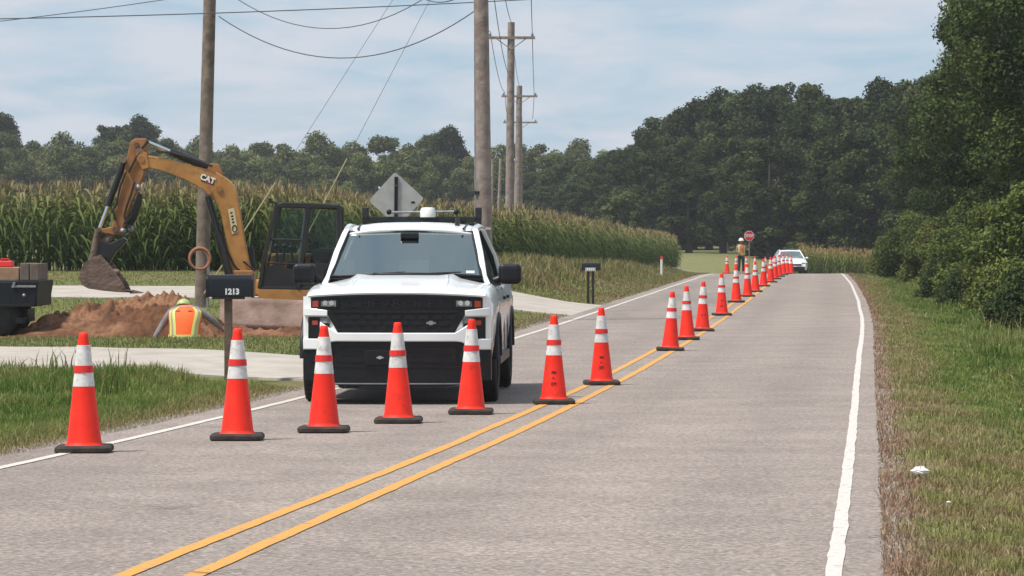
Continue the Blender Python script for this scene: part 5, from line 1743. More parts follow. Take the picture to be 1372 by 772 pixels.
p4, x4, g4, z4, dx4 = pole(697, 697, 157, 258.0, 0.20, 0.15, 'most distant utility pole with a crossarm, half hidden by nearer poles')
crossarm(p4, dx4, z4 - 0.35, -1.25, 1.25)
p5, x5, g5, z5, dx5 = pole(666, 671, 213, 330.0, 0.17, 0.14, 'slim bare leaning pole in front of the far treeline')
p6, x6, g6, z6, dx6 = pole(658.5, 660, 213, 340.0, 0.15, 0.12, 'slim bare upright pole next to the leaning one by the far treeline')
p7, x7, g7, z7, dx7 = pole(270, 285, 0, 75.0, 0.155, 0.125, 'dark wooden utility pole between the excavator\'s bucket and cab, with a coil', 'pole_wood', top=9.2)
MB().tube([(0.13, -0.12, 0.0), (0.16, -0.12, 1.0)], 0.03, 6).build('conduit', 'steel_grey', p7)
# coil of conduit hung on it
S7 = F / 74.7
cc = ((268 - CX) / S7, 74.7, CAMZ - (347 - HY) / S7)
coil = empty('conduit_coil', cc, 0, 'coil of orange brown conduit hanging on the dark utility pole', 'coil')
for k in range(4):
    rr = 0.215 + 0.02 * math.sin(k * 2.1); ox, oz = 0.012 * math.cos(k * 1.7), 0.014 * math.sin(k * 2.3)
    MB().tube([(ox + rr * math.cos(t), -0.02 - 0.03 * k * 0.5, oz + rr * 1.03 * math.sin(t)) for t in np.linspace(0, 2 * PI, 32, endpoint=False)], 0.018, 6, closed=True).build('turn', 'conduit_orange', coil, smooth=60)
MB().tube([(0.0, 0.16, 0.24), (0.0, -0.06, 0.20)], 0.015, 6).build('hook', 'dark_steel', coil)


def wire(a, b, sag, label, r=0.012, m='wire_black', n=24, cat='wire', group=None):
    a = Vector(a); b = Vector(b)
    pts = []
    for t in np.linspace(0, 1, n):
        p = a.lerp(b, t); p.z -= sag * 4 * t * (1 - t); pts.append(p)
    o = MB().tube([p - a for p in pts], r, 5).build('power_line', m, None, smooth=60)
    o.location = a
    return tag(o, label, cat, group)


def armpt(x, g, z, dx, off, d, dz=-0.22):
    return (x + dx + off, d - 0.14, g + z + dz)


A1 = lambda off: (x1 + dx1 + off, 72.0 - 0.14, g1 + z1 - 0.25)
A2 = lambda off: (x2 + dx2 + off, 150.0 - 0.14, g2 + z2 - 0.42)
A3 = lambda off: (x3 + dx3 + off, 214.0 - 0.14, g3 + z3 - 0.40)
A4 = lambda off: (x4 + dx4 + off, 258.0 - 0.14, g4 + z4 - 0.15)
GW = 'conductors strung between the utility poles'
for off, nm in ((-0.9, 'field-side'), (0.9, 'road-side')):
    wire(A1(off * 1.14), A2(off), 0.9, 'thin %s power line from the thick pole to the next pole' % nm, 0.014, group=GW)
    wire(A2(off), A3(off), 0.55, 'thin %s power line between the first and second crossarm poles in the corn' % nm, 0.016, group=GW)
    wire(A3(off), A4(off), 0.3, 'thin %s power line between the two most distant crossarm poles' % nm, 0.018, group=GW)
wire((x1 + dx1, 72, g1 + z1 + .1), (x2 + dx2, 150, g2 + z2), 0.8, 'thin central power line from the thick pole to the next pole top', 0.014, group=GW)
wire((x2 + dx2, 150, g2 + z2), (x3 + dx3, 214, g3 + z3), 0.5, 'thin central power line between the first and second poles in the corn', 0.014, group=GW)
wire((x1 + dx1 + .1, 72, g1 + z1 - 2.3), (x2 + dx2 - .1, 150, g2 + z2 - 2.2), 0.7, 'lower cable from the thick pole to the next pole shaft', 0.012, group=GW)
# service drops between the dark pole and the thick pole
wire(PX(293, 22, 74.9), PX(640, 12, 72), 0.95, 'sagging cable slung between the dark pole and the thick pole', 0.012)
wire(PX(289, -22, 74.9), PX(640, -60, 72), 1.22, 'upper sagging cable between the dark pole and the thick pole', 0.010)
wire(PX(-120, 27.5, 70), PX(900, -12, 78), 0.1, 'taut overhead cable crossing in front of the dark pole', 0.012)
wire(PX(-120, 41, 68), PX(430, -36, 74), 0.10, 'overhead cable climbing past the top of the dark pole', 0.009)
wire(PX(560, -6, 73), PX(638, -22, 72), 0.25, 'short slack cable loop beside the top of the thick pole', 0.012)
# guy wires with yellow guards
def guy(top_, pa, pb, dd, label):
    a = Vector(top_); b = Vector(PX(pb[0], pb[1], dd)); g = tz(b.x, b.y)
    t = (a.z - g) / (a.z - b.z); e = a + (b - a) * t
    r = empty('guy_wire', e, 0, label, 'guy wire', 'guy wires of the thick pole')
    MB().tube([a - e, Vector((0, 0, 0))], 0.005, 5).build('strand', 'wire_grey', r)
    c0 = Vector(PX(pa[0], pa[1], dd))
    t0 = (c0.z - g) / (a.z - g)
    MB().tube([(a - e) * t0, (a - e) * 0.04], 0.016, 6).build('guard', 'guard_yellow', r)


guy(PX(643, -182, 72), (362, 245), (295, 360), 73.5, 'long guy wire with a yellow guard ending behind the excavator boom')
guy(PX(643, -128, 72), (466, 213), (435, 270), 73.5, 'steeper guy wire with a yellow guard ending behind the excavator cab')

# ------------------------------------------------------------------ trees
def leaf_quads(C, Nrm, size, asp=1.5):
    """C (n,3) centres, Nrm (n,3) normals, size (n,) -> vertices and quads of folded leaf shapes"""
    n = len(C)
    a = rng.normal(size=(n, 3))
    t = np.cross(Nrm, a); t /= np.linalg.norm(t, axis=1)[:, None] + 1e-9
    b = np.cross(Nrm, t); b /= np.linalg.norm(b, axis=1)[:, None] + 1e-9
    s = size[:, None]
    V = np.empty((n, 4, 3))
    V[:, 0] = C - t * s * 0.5 * asp
    V[:, 1] = C + b * s * 0.42 + Nrm * s * 0.12
    V[:, 2] = C + t * s * 0.5 * asp
    V[:, 3] = C - b * s * 0.42 + Nrm * s * 0.12
    F_ = np.arange(n * 4).reshape(n, 4)
    return V.reshape(-1, 3), F_


def crown(H, rad, z0, nlobe, nleaf, leaf, seed, c1, c2, shape='oval', lob=(0.20, 0.36), droop=0.0):
    r_ = np.random.default_rng(seed)
    Vs, Cs = [], []
    lobes = []
    for i in range(nlobe):
        t = (i + 0.5) / nlobe
        t = np.clip(t + r_.normal() * 0.06, 0.0, 1.0)
        if shape == 'oval': er = rad * (0.30 + 0.70 * math.sin(PI * (0.12 + 0.80 * t) ** 0.85))
        elif shape == 'tall': er = rad * (0.55 + 0.45 * math.sin(PI * (0.10 + 0.84 * t)))
        else: er = rad * math.sqrt(max(0.04, 1 - (t * 0.98) ** 2.2))
        ang = i * 2.39996 + r_.normal() * 0.4
        lr = rad * r_.uniform(*lob)
        rr = max(0, er - lr * 0.55) * math.sqrt(r_.uniform(0.42, 1.0))
        lobes.append((rr * math.cos(ang), rr * math.sin(ang), z0 + t * (H - z0 - lr * 0.55), lr))
    # a few sticking-out sprigs for an uneven outline
    for i in range(int(nlobe * 0.7)):
        j = r_.integers(len(lobes)); l = lobes[j]
        a = r_.uniform(0, 2 * PI); k = l[3] * r_.uniform(0.75, 1.1)
        lobes.append((l[0] + k * math.cos(a), l[1] + k * math.sin(a), l[2] + k * r_.uniform(-.25, .75), l[3] * r_.uniform(0.22, 0.5)))
    tot = sum(l[3] ** 2 for l in lobes)
    for l in lobes:
        n = max(20, int(nleaf * l[3] ** 2 / tot))
        d = r_.normal(size=(n, 3)); d[:, 2] += 0.15
        d /= np.linalg.norm(d, axis=1)[:, None]
        w1, w2 = r_.normal(size=3) * 2.6, r_.normal(size=3) * 4.2
        bumpy = (0.66 + 0.42 * r_.random(n) ** 0.8) * (1 + 0.17 * np.sin(d @ w1 + l[0]) * np.cos(d @ w2 + l[2]) + 0.10 * r_.normal(size=n))
        inner = r_.random(n) < 0.12
        bumpy[inner] *= r_.uniform(0.35, 0.9, inner.sum())
        P = np.array(l[:3]) + d * (l[3] * bumpy)[:, None] * (np.array((1, 1, 0.80)) * r_.uniform(0.75, 1.2, 3))
        P[:, 2] -= droop * l[3] * r_.random(n)
        N_ = d * 0.55 + r_.normal(size=(n, 3)) * 0.55 + np.array((0, 0, 0.35))
        N_ /= np.linalg.norm(N_, axis=1)[:, None]
        sz = leaf * r_.uniform(0.55, 1.25, n)
        Vq, _ = leaf_quads(P, N_, sz)
        tone = np.clip(r_.normal(0.48, 0.22, n) + 0.75 * (r_.random() - 0.5), 0, 1)
        cq = lerp(np.array(c1), np.array(c2), tone)
        Vs.append(Vq); Cs.append(np.repeat(cq, 4, axis=0))
    V = np.concatenate(Vs); C = np.concatenate(Cs)
    V[:, 2] = np.maximum(V[:, 2], 0.02)
    return V, np.arange(len(V)).reshape(-1, 4), C, lobes


def trunk_mesh(H, r0, lobes, seed, nb=9, z0=0.0):
    r_ = random.Random(seed)
    mb = MB()
    pts = [(0, 0, -0.3)]; x = y = 0
    for k in range(1, 8):
        x += r_.uniform(-.02, .02) * H * 0.15; y += r_.uniform(-.02, .02) * H * 0.15
        pts.append((x, y, H * 0.80 * k / 7))
    mb.tube(pts, [r0 * (1.25 - 0.14 * k) if k else r0 * 1.5 for k in range(8)], 9)
    big = sorted(lobes, key=lambda l: -l[3])[:nb]
    for l in big:
        zb = max(0.12 * H, l[2] - 0.28 * H - r_.random() * 0.05 * H)
        k = min(7, zb / (H * 0.80) * 7); i = int(k)
        b = Vector(pts[i]).lerp(Vector(pts[min(7, i + 1)]), k - i)
        e = Vector(l[:3]); m = b.lerp(e, 0.5) + Vector((0, 0, -0.03 * H))
        mb.tube([b, m, e], [r0 * 0.42, r0 * 0.28, r0 * 0.10], 6)
    return mb


TREE_MESH = {}


def tree_proto(key, H, rad, z0, nlobe, nleaf, leaf, seed, c1, c2, shape='oval', tr=0.28, lob=(0.20, 0.35)):
    V, Fq, C, lobes = crown(H, rad, z0, nlobe, nleaf, leaf, seed, c1, c2, shape, lob)
    cm_ = np_mesh('crown_' + key, V, Fq, 'leaf', C, link=False)
    t = trunk_mesh(H, tr, lobes, seed).build('trunk', 'bark', None, smooth=60)
    tm_ = t.data
    bpy.data.objects.remove(t)
    TREE_MESH[key] = (tm_, cm_)


def plant_tree(key, x, y, sc_, rz, label, group, name='tree', z=None, sz=None):
    g = tz(x, y) if z is None else z
    r = empty(name, (x, y, g), rz, label, 'tree', group)
    s = sz if sz else sc_
    r.scale = (sc_, sc_, s)
    for nm, me in zip(('trunk', 'crown'), TREE_MESH[key]):
        o = bpy.data.objects.new(nm, me); col.objects.link(o); o.parent = r
    return r


DK1, DK2 = (0.016, 0.028, 0.009), (0.096, 0.120, 0.040)      # dark wood on the right
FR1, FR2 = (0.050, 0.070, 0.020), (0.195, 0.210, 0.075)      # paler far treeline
for k in range(4):
    tree_proto('dark%d' % k, 15.0, 3.9, 2.2, 40, 27000, 0.25, 100 + k, DK1, DK2, 'tall' if k % 2 else 'oval', 0.30)
for k in range(4):
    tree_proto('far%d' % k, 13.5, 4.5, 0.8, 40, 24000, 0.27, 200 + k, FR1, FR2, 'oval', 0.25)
tree_proto('near0', 13.0, 4.3, 2.4, 70, 120000, 0.090, 301, (0.016, 0.030, 0.009), (0.100, 0.128, 0.036), 'oval', 0.30, (0.13, 0.235))
tree_proto('near1', 11.0, 3.6, 1.6, 64, 100000, 0.088, 302, (0.016, 0.030, 0.009), (0.100, 0.126, 0.036), 'oval', 0.24, (0.13, 0.235))
tree_proto('pale', 7.0, 3.0, 0.4, 30, 12000, 0.26, 303, (0.055, 0.078, 0.026), (0.135, 0.150, 0.052), 'oval', 0.2)

rt = random.Random(5)
# right-hand wood: rows placed so their tops follow the skyline (px, top py, distance)
def by_top(key, px, py, d, label, group, baseH, rz=None):
    x = (px - CX) / F * d
    g = tz(x, d)
    H = (CAMZ - (py - HY) / F * d) - g
    return plant_tree(key, x, d, max(0.75, min(1.25, H / baseH)), rt.uniform(0, 6.28) if rz is None else rz, label, group, sz=H / baseH)


GR = 'trees of the dark wood behind the road'
GF = 'trees of the pale far treeline behind the corn'
row = [(812, 205, 345), (838, 188, 340), (866, 172, 332), (893, 160, 322), (920, 146, 318), (948, 132, 312), (975, 124, 306), (1004, 126, 300), (1032, 108, 296), (1058, 118, 292), (1086, 120, 288), (1112, 117, 282), (1140, 128, 276), (1168, 118, 270), (1196, 112, 262), (1226, 108, 255), (1258, 100, 248), (1290, 90, 240), (1330, 80, 232), (1372, 60, 224), (1420, 60, 218)]
labs = ['tall dark broadleaf tree forming the skyline of the wood behind the road', 'dark tree in the front edge of the wood beyond the flagger', 'dark understorey tree at the shaded foot of the wood']
for i, (px, py, d) in enumerate(row):
    by_top('dark%d' % (i % 4), px + rt.uniform(-4, 4), py + rt.uniform(-3, 5), d + rt.uniform(-5, 5), labs[0], GR, 15.0)
for i, px in enumerate(range(800, 1400, 40)):
    top = np.interp(px, [800, 900, 1000, 1100, 1300, 1400], [245, 196, 168, 160, 150, 130])
    d = np.interp(px, [800, 1000, 1400], [322, 272, 196])
    by_top('dark%d' % ((i * 3 + 1) % 4), px + rt.uniform(-9, 9), top + rt.uniform(-16, 26), d + rt.uniform(-10, 14), labs[1], GR, 15.0)
for i, px in enumerate(range(838, 1400, 30)):
    d = np.interp(px, [800, 1000, 1400], [312, 300, 190])
    by_top('dark%d' % ((i * 5 + 2) % 4), px + rt.uniform(-9, 9), 242 + rt.uniform(-22, 20), d + rt.uniform(20, 38), labs[2], GR, 15.0)
# left and middle far treeline
tops = lambda px: np.interp(px, [-60, 0, 60, 120, 190, 250, 290, 330, 400, 480, 560, 610, 660, 720, 790, 840, 900], [175, 178, 184, 176, 176, 188, 192, 186, 184, 188, 190, 192, 196, 192, 198, 196, 190])
for i, px in enumerate(range(-70, 860, 42)):
    d = 425 + rt.uniform(-14, 14)
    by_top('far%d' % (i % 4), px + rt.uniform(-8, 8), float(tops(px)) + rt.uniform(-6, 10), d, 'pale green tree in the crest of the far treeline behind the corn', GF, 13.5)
for i, px in enumerate(range(-90, 880, 36)):
    d = 400 + rt.uniform(-10, 10)
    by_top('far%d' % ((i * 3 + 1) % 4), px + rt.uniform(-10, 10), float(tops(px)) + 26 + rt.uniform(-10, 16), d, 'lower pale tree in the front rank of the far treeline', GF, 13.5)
for px, py, d, lab in [(190, 158, 432, 'broad dark tree rising above the far treeline behind the bucket'), (598, 172, 432, 'dark rounded tree rising above the far treeline left of the thick pole'), (-4, 152, 432, 'dark tree top above the far treeline behind the flatbed truck'),
                       (160, 168, 434, 'second dark crown beside the broad tree above the far treeline'), (575, 182, 436, 'smaller dark crown beside the rounded tree above the far treeline')]:
    by_top('dark%d' % (int(px) % 4), px, py, d, lab, GF, 15.0)
# mid distance darker trees between treeline and wood
for i, (px, py, d) in enumerate([(742, 222, 380), (768, 212, 372), (792, 214, 362), (720, 232, 384), (700, 236, 392), (806, 236, 350), (775, 244, 356), (745, 250, 366), (718, 254, 376)]):
    by_top('dark%d' % (i % 4), px, py, d, 'dark tree where the far treeline meets the wood', GR, 15.0)
x = (836 - CX) / F * 285; 
by_top('pale', 834, 258, 285, 'small pale green tree standing in front of the wood behind the corn end', None, 7.0)
for i, px in enumerate(range(862, 1030, 18)):
    by_top('dark%d' % (i % 4), px + rt.uniform(-5, 5), 286 + rt.uniform(-14, 14), 318 + rt.uniform(-6, 10), labs[2], GR, 15.0)
for px, py, d in ((1018, 318, 262), (1040, 312, 258), (1062, 316, 256), (1090, 312, 252)):
    by_top('pale', px, py, d, 'low dark tree at the wood edge behind the white car', GR, 7.0)
# big near trees on the right
def near_tree(key, px, d, H, base, lab, s=None, rz=0.0):
    x = (px - CX) / F * d
    return plant_tree(key, x, d, s or H / base, rz, lab, 'big trees on the right-hand verge', sz=H / base)


near_tree('near0', 1418, 108, 13.5, 13.0, 'big dark broadleaf tree leaning over the right verge behind the bushes', 1.02, 0.4)
near_tree('near1', 1312, 142, 9.2, 11.0, 'dark tree behind the big tree on the right verge, toward the road', 1.0, 2.0)
near_tree('near0', 1275, 172, 9.6, 13.0, 'dark tree at the end of the right-hand tree row near the tall grass', 0.85, 1.3)
near_tree('near1', 1372, 128, 12.0, 11.0, 'tall dark tree close behind the big tree on the right verge', 1.1, 4.4)
near_tree('near0', 1500, 92, 12.5, 13.0, 'big dark tree standing deepest into the right-hand verge', 1.0, 5.0)

# ------------------------------------------------------------------ bushes on the right
def bush_mesh(key, H, rad, nleaf, leaf, seed, c1, c2, nl=26):
    V, Fq, C, lobes = crown(H, rad, 0.15, nl, nleaf, leaf, seed, c1, c2, 'dome', (0.22, 0.42))
    cm_ = np_mesh('foliage_' + key, V, Fq, 'leaf', C, link=False)
    mb = MB()
    for l in sorted(lobes, key=lambda l: -l[3])[:10]:
        mb.tube([(l[0] * .1, l[1] * .1, -0.1), (l[0] * .5, l[1] * .5, l[2] * .5), l[:3]], [0.045, 0.03, 0.012], 5)
    t = mb.build('stem', 'bark', None); tm_ = t.data; bpy.data.objects.remove(t)
    TREE_MESH[key] = (tm_, cm_)


bush_mesh('bush0', 2.6, 1.5, 34000, 0.066, 401, (0.050, 0.078, 0.018), (0.165, 0.195, 0.050))
bush_mesh('bush1', 2.1, 1.4, 32000, 0.064, 402, (0.058, 0.080, 0.018), (0.180, 0.195, 0.055))
bush_mesh('bush2', 1.5, 1.3, 28000, 0.06, 403, (0.024, 0.040, 0.014), (0.075, 0.098, 0.032))


def bush(key, px, d, s, label, rz=0.0, sz=None):
    x = (px - CX) / F * d
    r = empty('bush', (x, d, tz(x, d) - 0.05), rz, label, 'bush', 'bushes along the right verge')
    r.scale = (s, s, sz or s)
    for nm, me in zip(('stem', 'foliage'), TREE_MESH[key]):
        o = bpy.data.objects.new(nm, me); col.objects.link(o); o.parent = r


bush('bush0', 1226, 150, 1.15, 'light green bush closest to the tall grass at the right wood edge', 0.3)
bush('bush1', 1262, 128, 1.2, 'light green rounded bush between the verge grass and the dark trees', 1.3)
bush('bush2', 1282, 100, 1.0, 'low dark bush whose skirt touches the mown verge grass', 2.2)
bush('bush0', 1330, 98, 1.12, 'tall light green bush under the big tree', 3.6)
bush('bush1', 1352, 84, 1.0, 'light green bush beside the low dark bush, toward the near verge', 0.9)
bush('bush2', 1312, 88, 0.85, 'second low dark bush tucked against the light green bush', 4.4)
bush('bush0', 1406, 80, 1.3, 'big light green bush deepest into the verge under the big tree', 5.1)
bush('bush1', 1200, 168, 1.0, 'small light green bush at the end of the tall grass strip', 2.9)
bush('bush2', 1392, 70, 0.95, 'dark bush closest to the near tall grass of the right verge', 1.9)
bush('bush0', 1300, 118, 1.2, 'light green bush rising behind the low dark bush', 2.5)

# ------------------------------------------------------------------ corn
def corn_plant(seed, H=2.35, nl=12, tassel=True):
    r_ = np.random.default_rng(seed)
    V, Fq, C = [], [], []
    def strip(P, W, cols):
        b = len(V)
        for (p, w, c) in zip(P, W, cols):
            V.append(p - w); V.append(p + w); C.append(c); C.append(c)
        for i in range(len(P) - 1):
            Fq.append((b + 2 * i, b + 2 * i + 1, b + 2 * i + 3, b + 2 * i + 2))
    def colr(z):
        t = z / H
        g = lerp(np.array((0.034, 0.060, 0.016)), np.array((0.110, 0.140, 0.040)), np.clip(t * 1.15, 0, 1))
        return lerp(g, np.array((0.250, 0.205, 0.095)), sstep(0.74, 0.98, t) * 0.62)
    # stalk: two crossed strips
    for a in (0, PI / 2):
        w = np.array((math.cos(a), math.sin(a), 0)) * 0.014
        zs = np.linspace(0, H * 0.93, 4)
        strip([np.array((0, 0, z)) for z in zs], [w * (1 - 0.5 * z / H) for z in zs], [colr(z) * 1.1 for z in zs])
    a0 = r_.uniform(0, 2 * PI)
    for k in range(nl):
        z = H * (0.12 + 0.74 * k / (nl - 1))
        a = a0 + k * PI + r_.normal() * 0.35
        d = np.array((math.cos(a), math.sin(a), 0)); s = np.array((-math.sin(a), math.cos(a), 0))
        L = 0.54 * (0.7 + 0.5 * math.sin(PI * (k + 1) / (nl + 1))) * r_.uniform(0.85, 1.15)
        up = r_.uniform(0.5, 0.9)
        P = []; W = []; cl = []
        tint = r_.uniform(0.75, 1.35)
        for t in (0, 0.25, 0.5, 0.75, 1.0):
            P.append(np.array((0, 0, z)) + d * L * (t * 0.85) + np.array((0, 0, L * (up * t - (up + 0.55) * t * t))))
            W.append(s * 0.031 * math.sin(PI * (0.12 + 0.86 * t)) + np.array((0, 0, 0.012)))
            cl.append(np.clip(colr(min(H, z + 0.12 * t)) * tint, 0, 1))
        strip(P, W, cl)
    if tassel:
        for k in range(6):
            a = r_.uniform(0, 2 * PI); d = np.array((math.cos(a), math.sin(a), 0)); s = np.array((-math.sin(a), math.cos(a), 0)) * 0.012
            sp = 0.0 if k == 0 else 0.13
            P = [np.array((0, 0, H * 0.88)), np.array((0, 0, H * 0.95)) + d * sp * 0.6, np.array((0, 0, H * (1.03 if k == 0 else 0.98))) + d * sp]
            tc = np.array((0.30, 0.235, 0.125)) * r_.uniform(0.8, 1.2)
            strip(P, [s, s, s * 0.4], [tc] * 3)
    return np.array(V), np.array(Fq), np.array(C)


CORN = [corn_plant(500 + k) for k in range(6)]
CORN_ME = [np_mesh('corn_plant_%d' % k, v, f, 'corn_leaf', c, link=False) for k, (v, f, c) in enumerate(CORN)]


def corn_h(x, y):
    return np.interp(y, [98, 125, 160, 200], [1.04, 0.98, 0.88, 0.70])


path = np.array([(-34.0, 99.5), (-20.0, 98.6), (-7.2, 98.0), (-5.6, 104), (-4.6, 114), (0.2, 125), (2.2, 140), (5.2, 165), (9.0, 192), (8.0, 200), (1.0, 209)], float)
seg = np.linalg.norm(np.diff(path, axis=0), axis=1); cum = np.concatenate([[0], np.cumsum(seg)])


def path_pt(s):
    x = np.interp(s, cum, path[:, 0]); y = np.interp(s, cum, path[:, 1])
    i = np.clip(np.searchsorted(cum, s) - 1, 0, len(seg) - 1)
    t = (path[i + 1] - path[i]) / seg[i][..., None]
    nrm = np.stack([-t[..., 1], t[..., 0]], -1)      # left of travel = into the field
    return x, y, nrm


def merge(insts, meshes, name, matn):
    Vs, Fs, Cs = [], [], []; b = 0
    for k in range(len(meshes)):
        sel = insts[insts[:, 5] == k]
        if not len(sel): continue
        v, f, c = meshes[k]
        n = len(sel)
        ca, sa = np.cos(sel[:, 3])[:, None], np.sin(sel[:, 3])[:, None]
        s = sel[:, 4][:, None]
        X = (v[:, 0] * ca - v[:, 1] * sa) * s + sel[:, 0:1]
        Y = (v[:, 0] * sa + v[:, 1] * ca) * s + sel[:, 1:2]
        Z = v[:, 2] * s + sel[:, 2:3]
        Vs.append(np.stack([X, Y, Z], -1).reshape(-1, 3))
        Fs.append((f[None] + (np.arange(n) * len(v))[:, None, None]).reshape(-1, f.shape[1]) + b)
        tint = rng.uniform(0.8, 1.2, n)[:, None, None]
        Cs.append((c[None] * tint).reshape(-1, 3)); b += n * len(v)
    return np_mesh(name, np.concatenate(Vs), np.concatenate(Fs), matn, np.concatenate(Cs))


# front row along the visible edge: separate plants
front = []
s_vis0 = cum[1] + 5.4
for s in np.arange(s_vis0, cum[2], 0.185): front.append(s)            # left block, facing the camera
n_left = len(front)
for s in np.arange(cum[2], cum[8], 0.42): front.append(s)
front = np.array(front)[:300]
fx_, fy_, fn = path_pt(front)
GC = 'front row of corn plants along the field edge'
for i in range(len(front)):
    x = fx_[i] + rng.normal() * 0.05; y = fy_[i] + rng.normal() * 0.08
    o = bpy.data.objects.new('corn_plant', CORN_ME[i % 6]); col.objects.link(o)
    s = float(corn_h(x, y)) * rng.uniform(0.86, 1.09)
    o.location = (x, y, tz(x, y)); o.rotation_euler = (0, 0, rng.uniform(0, 6.28)); o.scale = (s * 1.05, s * 1.05, s)
    lab = 'tall tasselled corn plant in the front row behind the lawn and excavator' if i < n_left else 'tasselled corn plant on the field edge facing the road bank'
    tag(o, lab, 'corn plant', GC)
ins = []
for rowi in range(0, 10):
    for s in np.arange(0, cum[-1], 0.21 if rowi < 4 else 0.38):
        if rowi == 0 and s >= s_vis0 and s < cum[2]: continue
        ins.append((s, rowi))
ins = np.array(ins)
px_, py_, pn = path_pt(ins[:, 0])
off = ins[:, 1] * 0.72
X = px_ + pn[:, 0] * off + rng.normal(size=len(ins)) * 0.06
Y = py_ + pn[:, 1] * off + rng.normal(size=len(ins)) * 0.09
Z = terrain(X, Y)
I = np.stack([X, Y, Z, rng.uniform(0, 6.28, len(ins)), corn_h(X, Y) * rng.uniform(0.84, 1.09, len(ins)), rng.integers(0, 6, len(ins))], -1)
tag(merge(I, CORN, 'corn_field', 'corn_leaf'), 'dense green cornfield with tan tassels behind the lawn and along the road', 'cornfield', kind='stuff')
# tall green crop strip beyond the crest on the right
ins = []
for rowi in range(8):
    for px in np.arange(1070, 1235, 1.5 if rowi < 3 else 3):
        d = 236 + rowi * 0.9 + (px - 1080) * -0.10
        ins.append(((px - CX) / F * d, d))
ins = np.array(ins) + rng.normal(size=(len(ins), 2)) * 0.12
Z = CAMZ - (366 - HY) / F * ins[:, 1] - 0.05
Zt = terrain(ins[:, 0], ins[:, 1])
I = np.stack([ins[:, 0], ins[:, 1], Zt, rng.uniform(0, 6.28, len(ins)), 0.80 * rng.uniform(0.85, 1.08, len(ins)), rng.integers(0, 6, len(ins))], -1)
tag(merge(I, [(v, f, np.clip(c * np.array((1.35, 1.25, 1.1)), 0, 1)) for v, f, c in CORN], 'crop_strip', 'corn_leaf'), 'strip of tall light green corn beyond the crest behind the white car', 'corn', kind='stuff')

# ------------------------------------------------------------------ grass
def blades(name, X, Y, h, w, colr, label, lean=0.5, seg2=True, z=None):
    n = len(X)
    Z = (terrain(X, Y) if z is None else z) - 0.01
    a = rng.uniform(0, 2 * PI, n); la = rng.uniform(0, 2 * PI, n)
    ln = np.abs(rng.normal(0, lean, n)) * h
    wx, wy = np.cos(a) * w / 2, np.sin(a) * w / 2
    dx, dy = np.cos(la) * ln, np.sin(la) * ln
    V = np.empty((n, 5, 3))
    V[:, 0] = np.stack([X - wx, Y - wy, Z], -1); V[:, 1] = np.stack([X + wx, Y + wy, Z], -1)
    V[:, 2] = np.stack([X + dx * .35 + wx * .7, Y + dy * .35 + wy * .7, Z + h * .6], -1)
    V[:, 3] = np.stack([X + dx * .35 - wx * .7, Y + dy * .35 - wy * .7, Z + h * .6], -1)
    V[:, 4] = np.stack([X + dx, Y + dy, Z + h * np.clip(1 - 0.25 * (ln / h) ** 2, .5, 1)], -1)
    i = np.arange(n)[:, None] * 5
    f = np.concatenate([i + np.array([[0, 1, 2]]), i + np.array([[0, 2, 3]]), i + np.array([[3, 2, 4]])], 1).reshape(-1, 3)
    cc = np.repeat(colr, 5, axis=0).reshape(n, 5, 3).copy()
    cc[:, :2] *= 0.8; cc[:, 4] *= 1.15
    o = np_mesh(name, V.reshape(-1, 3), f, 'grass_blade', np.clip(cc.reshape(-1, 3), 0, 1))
    return tag(o, label, 'grass', kind='stuff')


def blade_col(X, Y, dry=0.2, gain=1.15):
    c = ground_color(X, Y)
    n = len(X)
    m = rng.random(n) < dry
    c = c.copy(); c[m] = c[m] * 0.35 + np.array((0.30, 0.235, 0.13)) * 0.65
    return c * (gain * rng.uniform(0.7, 1.35, n))[:, None]


def in_view(X, Y, m=0.4):
    px = X / Y * F + CX
    return (px > -60) & (px < 1440)


def thin(X, Y, dens_fun):
    keep = rng.random(len(X)) < dens_fun(X, Y)
    return X[keep], Y[keep]


# near left verge (ditch)
n = 260000
Y = 22 + (46.5 - 22) * rng.random(n); u = 9.5 * rng.random(n) ** 1.25
X = ROADR(Y) - WID - LEXT - 0.02 - u
k = in_view(X, Y); X, Y, u = X[k], Y[k], u[k]
k = ~((Y > 44.6 + 0.02 * X) | ((Y > 39.9) & (X > -1.9 - (Y - 39.9) * 0.55))); X, Y, u = X[k], Y[k], u[k]
tuft = fbm(X * 1.5, Y * 1.1, 91)
h = (0.04 + 0.085 * sstep(0.3, 1.5, u) * sstep(0.35, 0.7, tuft) + 0.03 * sstep(0.2, 0.8, u)) * rng.uniform(0.6, 1.4, len(X))
k = rng.random(len(X)) < np.clip(0.12 + u * 1.2, 0, 1); X, Y, u, h = X[k], Y[k], u[k], h[k]
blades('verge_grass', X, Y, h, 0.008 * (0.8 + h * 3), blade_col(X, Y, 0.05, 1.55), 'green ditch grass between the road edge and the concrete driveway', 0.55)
# taller weeds in it
n = 2600
Y = 26 + 19 * rng.random(n); X = ROADR(Y) - WID - LEXT - 1.2 - 6.5 * rng.random(n)
k = in_view(X, Y) & (Y < 44.4); X, Y = X[k], Y[k]
cl = sstep(0.56, 0.66, fbm(X * 0.9, Y * 0.6, 14)); k = rng.random(len(X)) < cl; X, Y = X[k], Y[k]
blades('weed', X, Y, rng.uniform(0.2, 0.42, len(X)), 0.02, blade_col(X, Y, 0.2, 1.1), 'taller weeds sticking up from the ditch grass', 0.35)
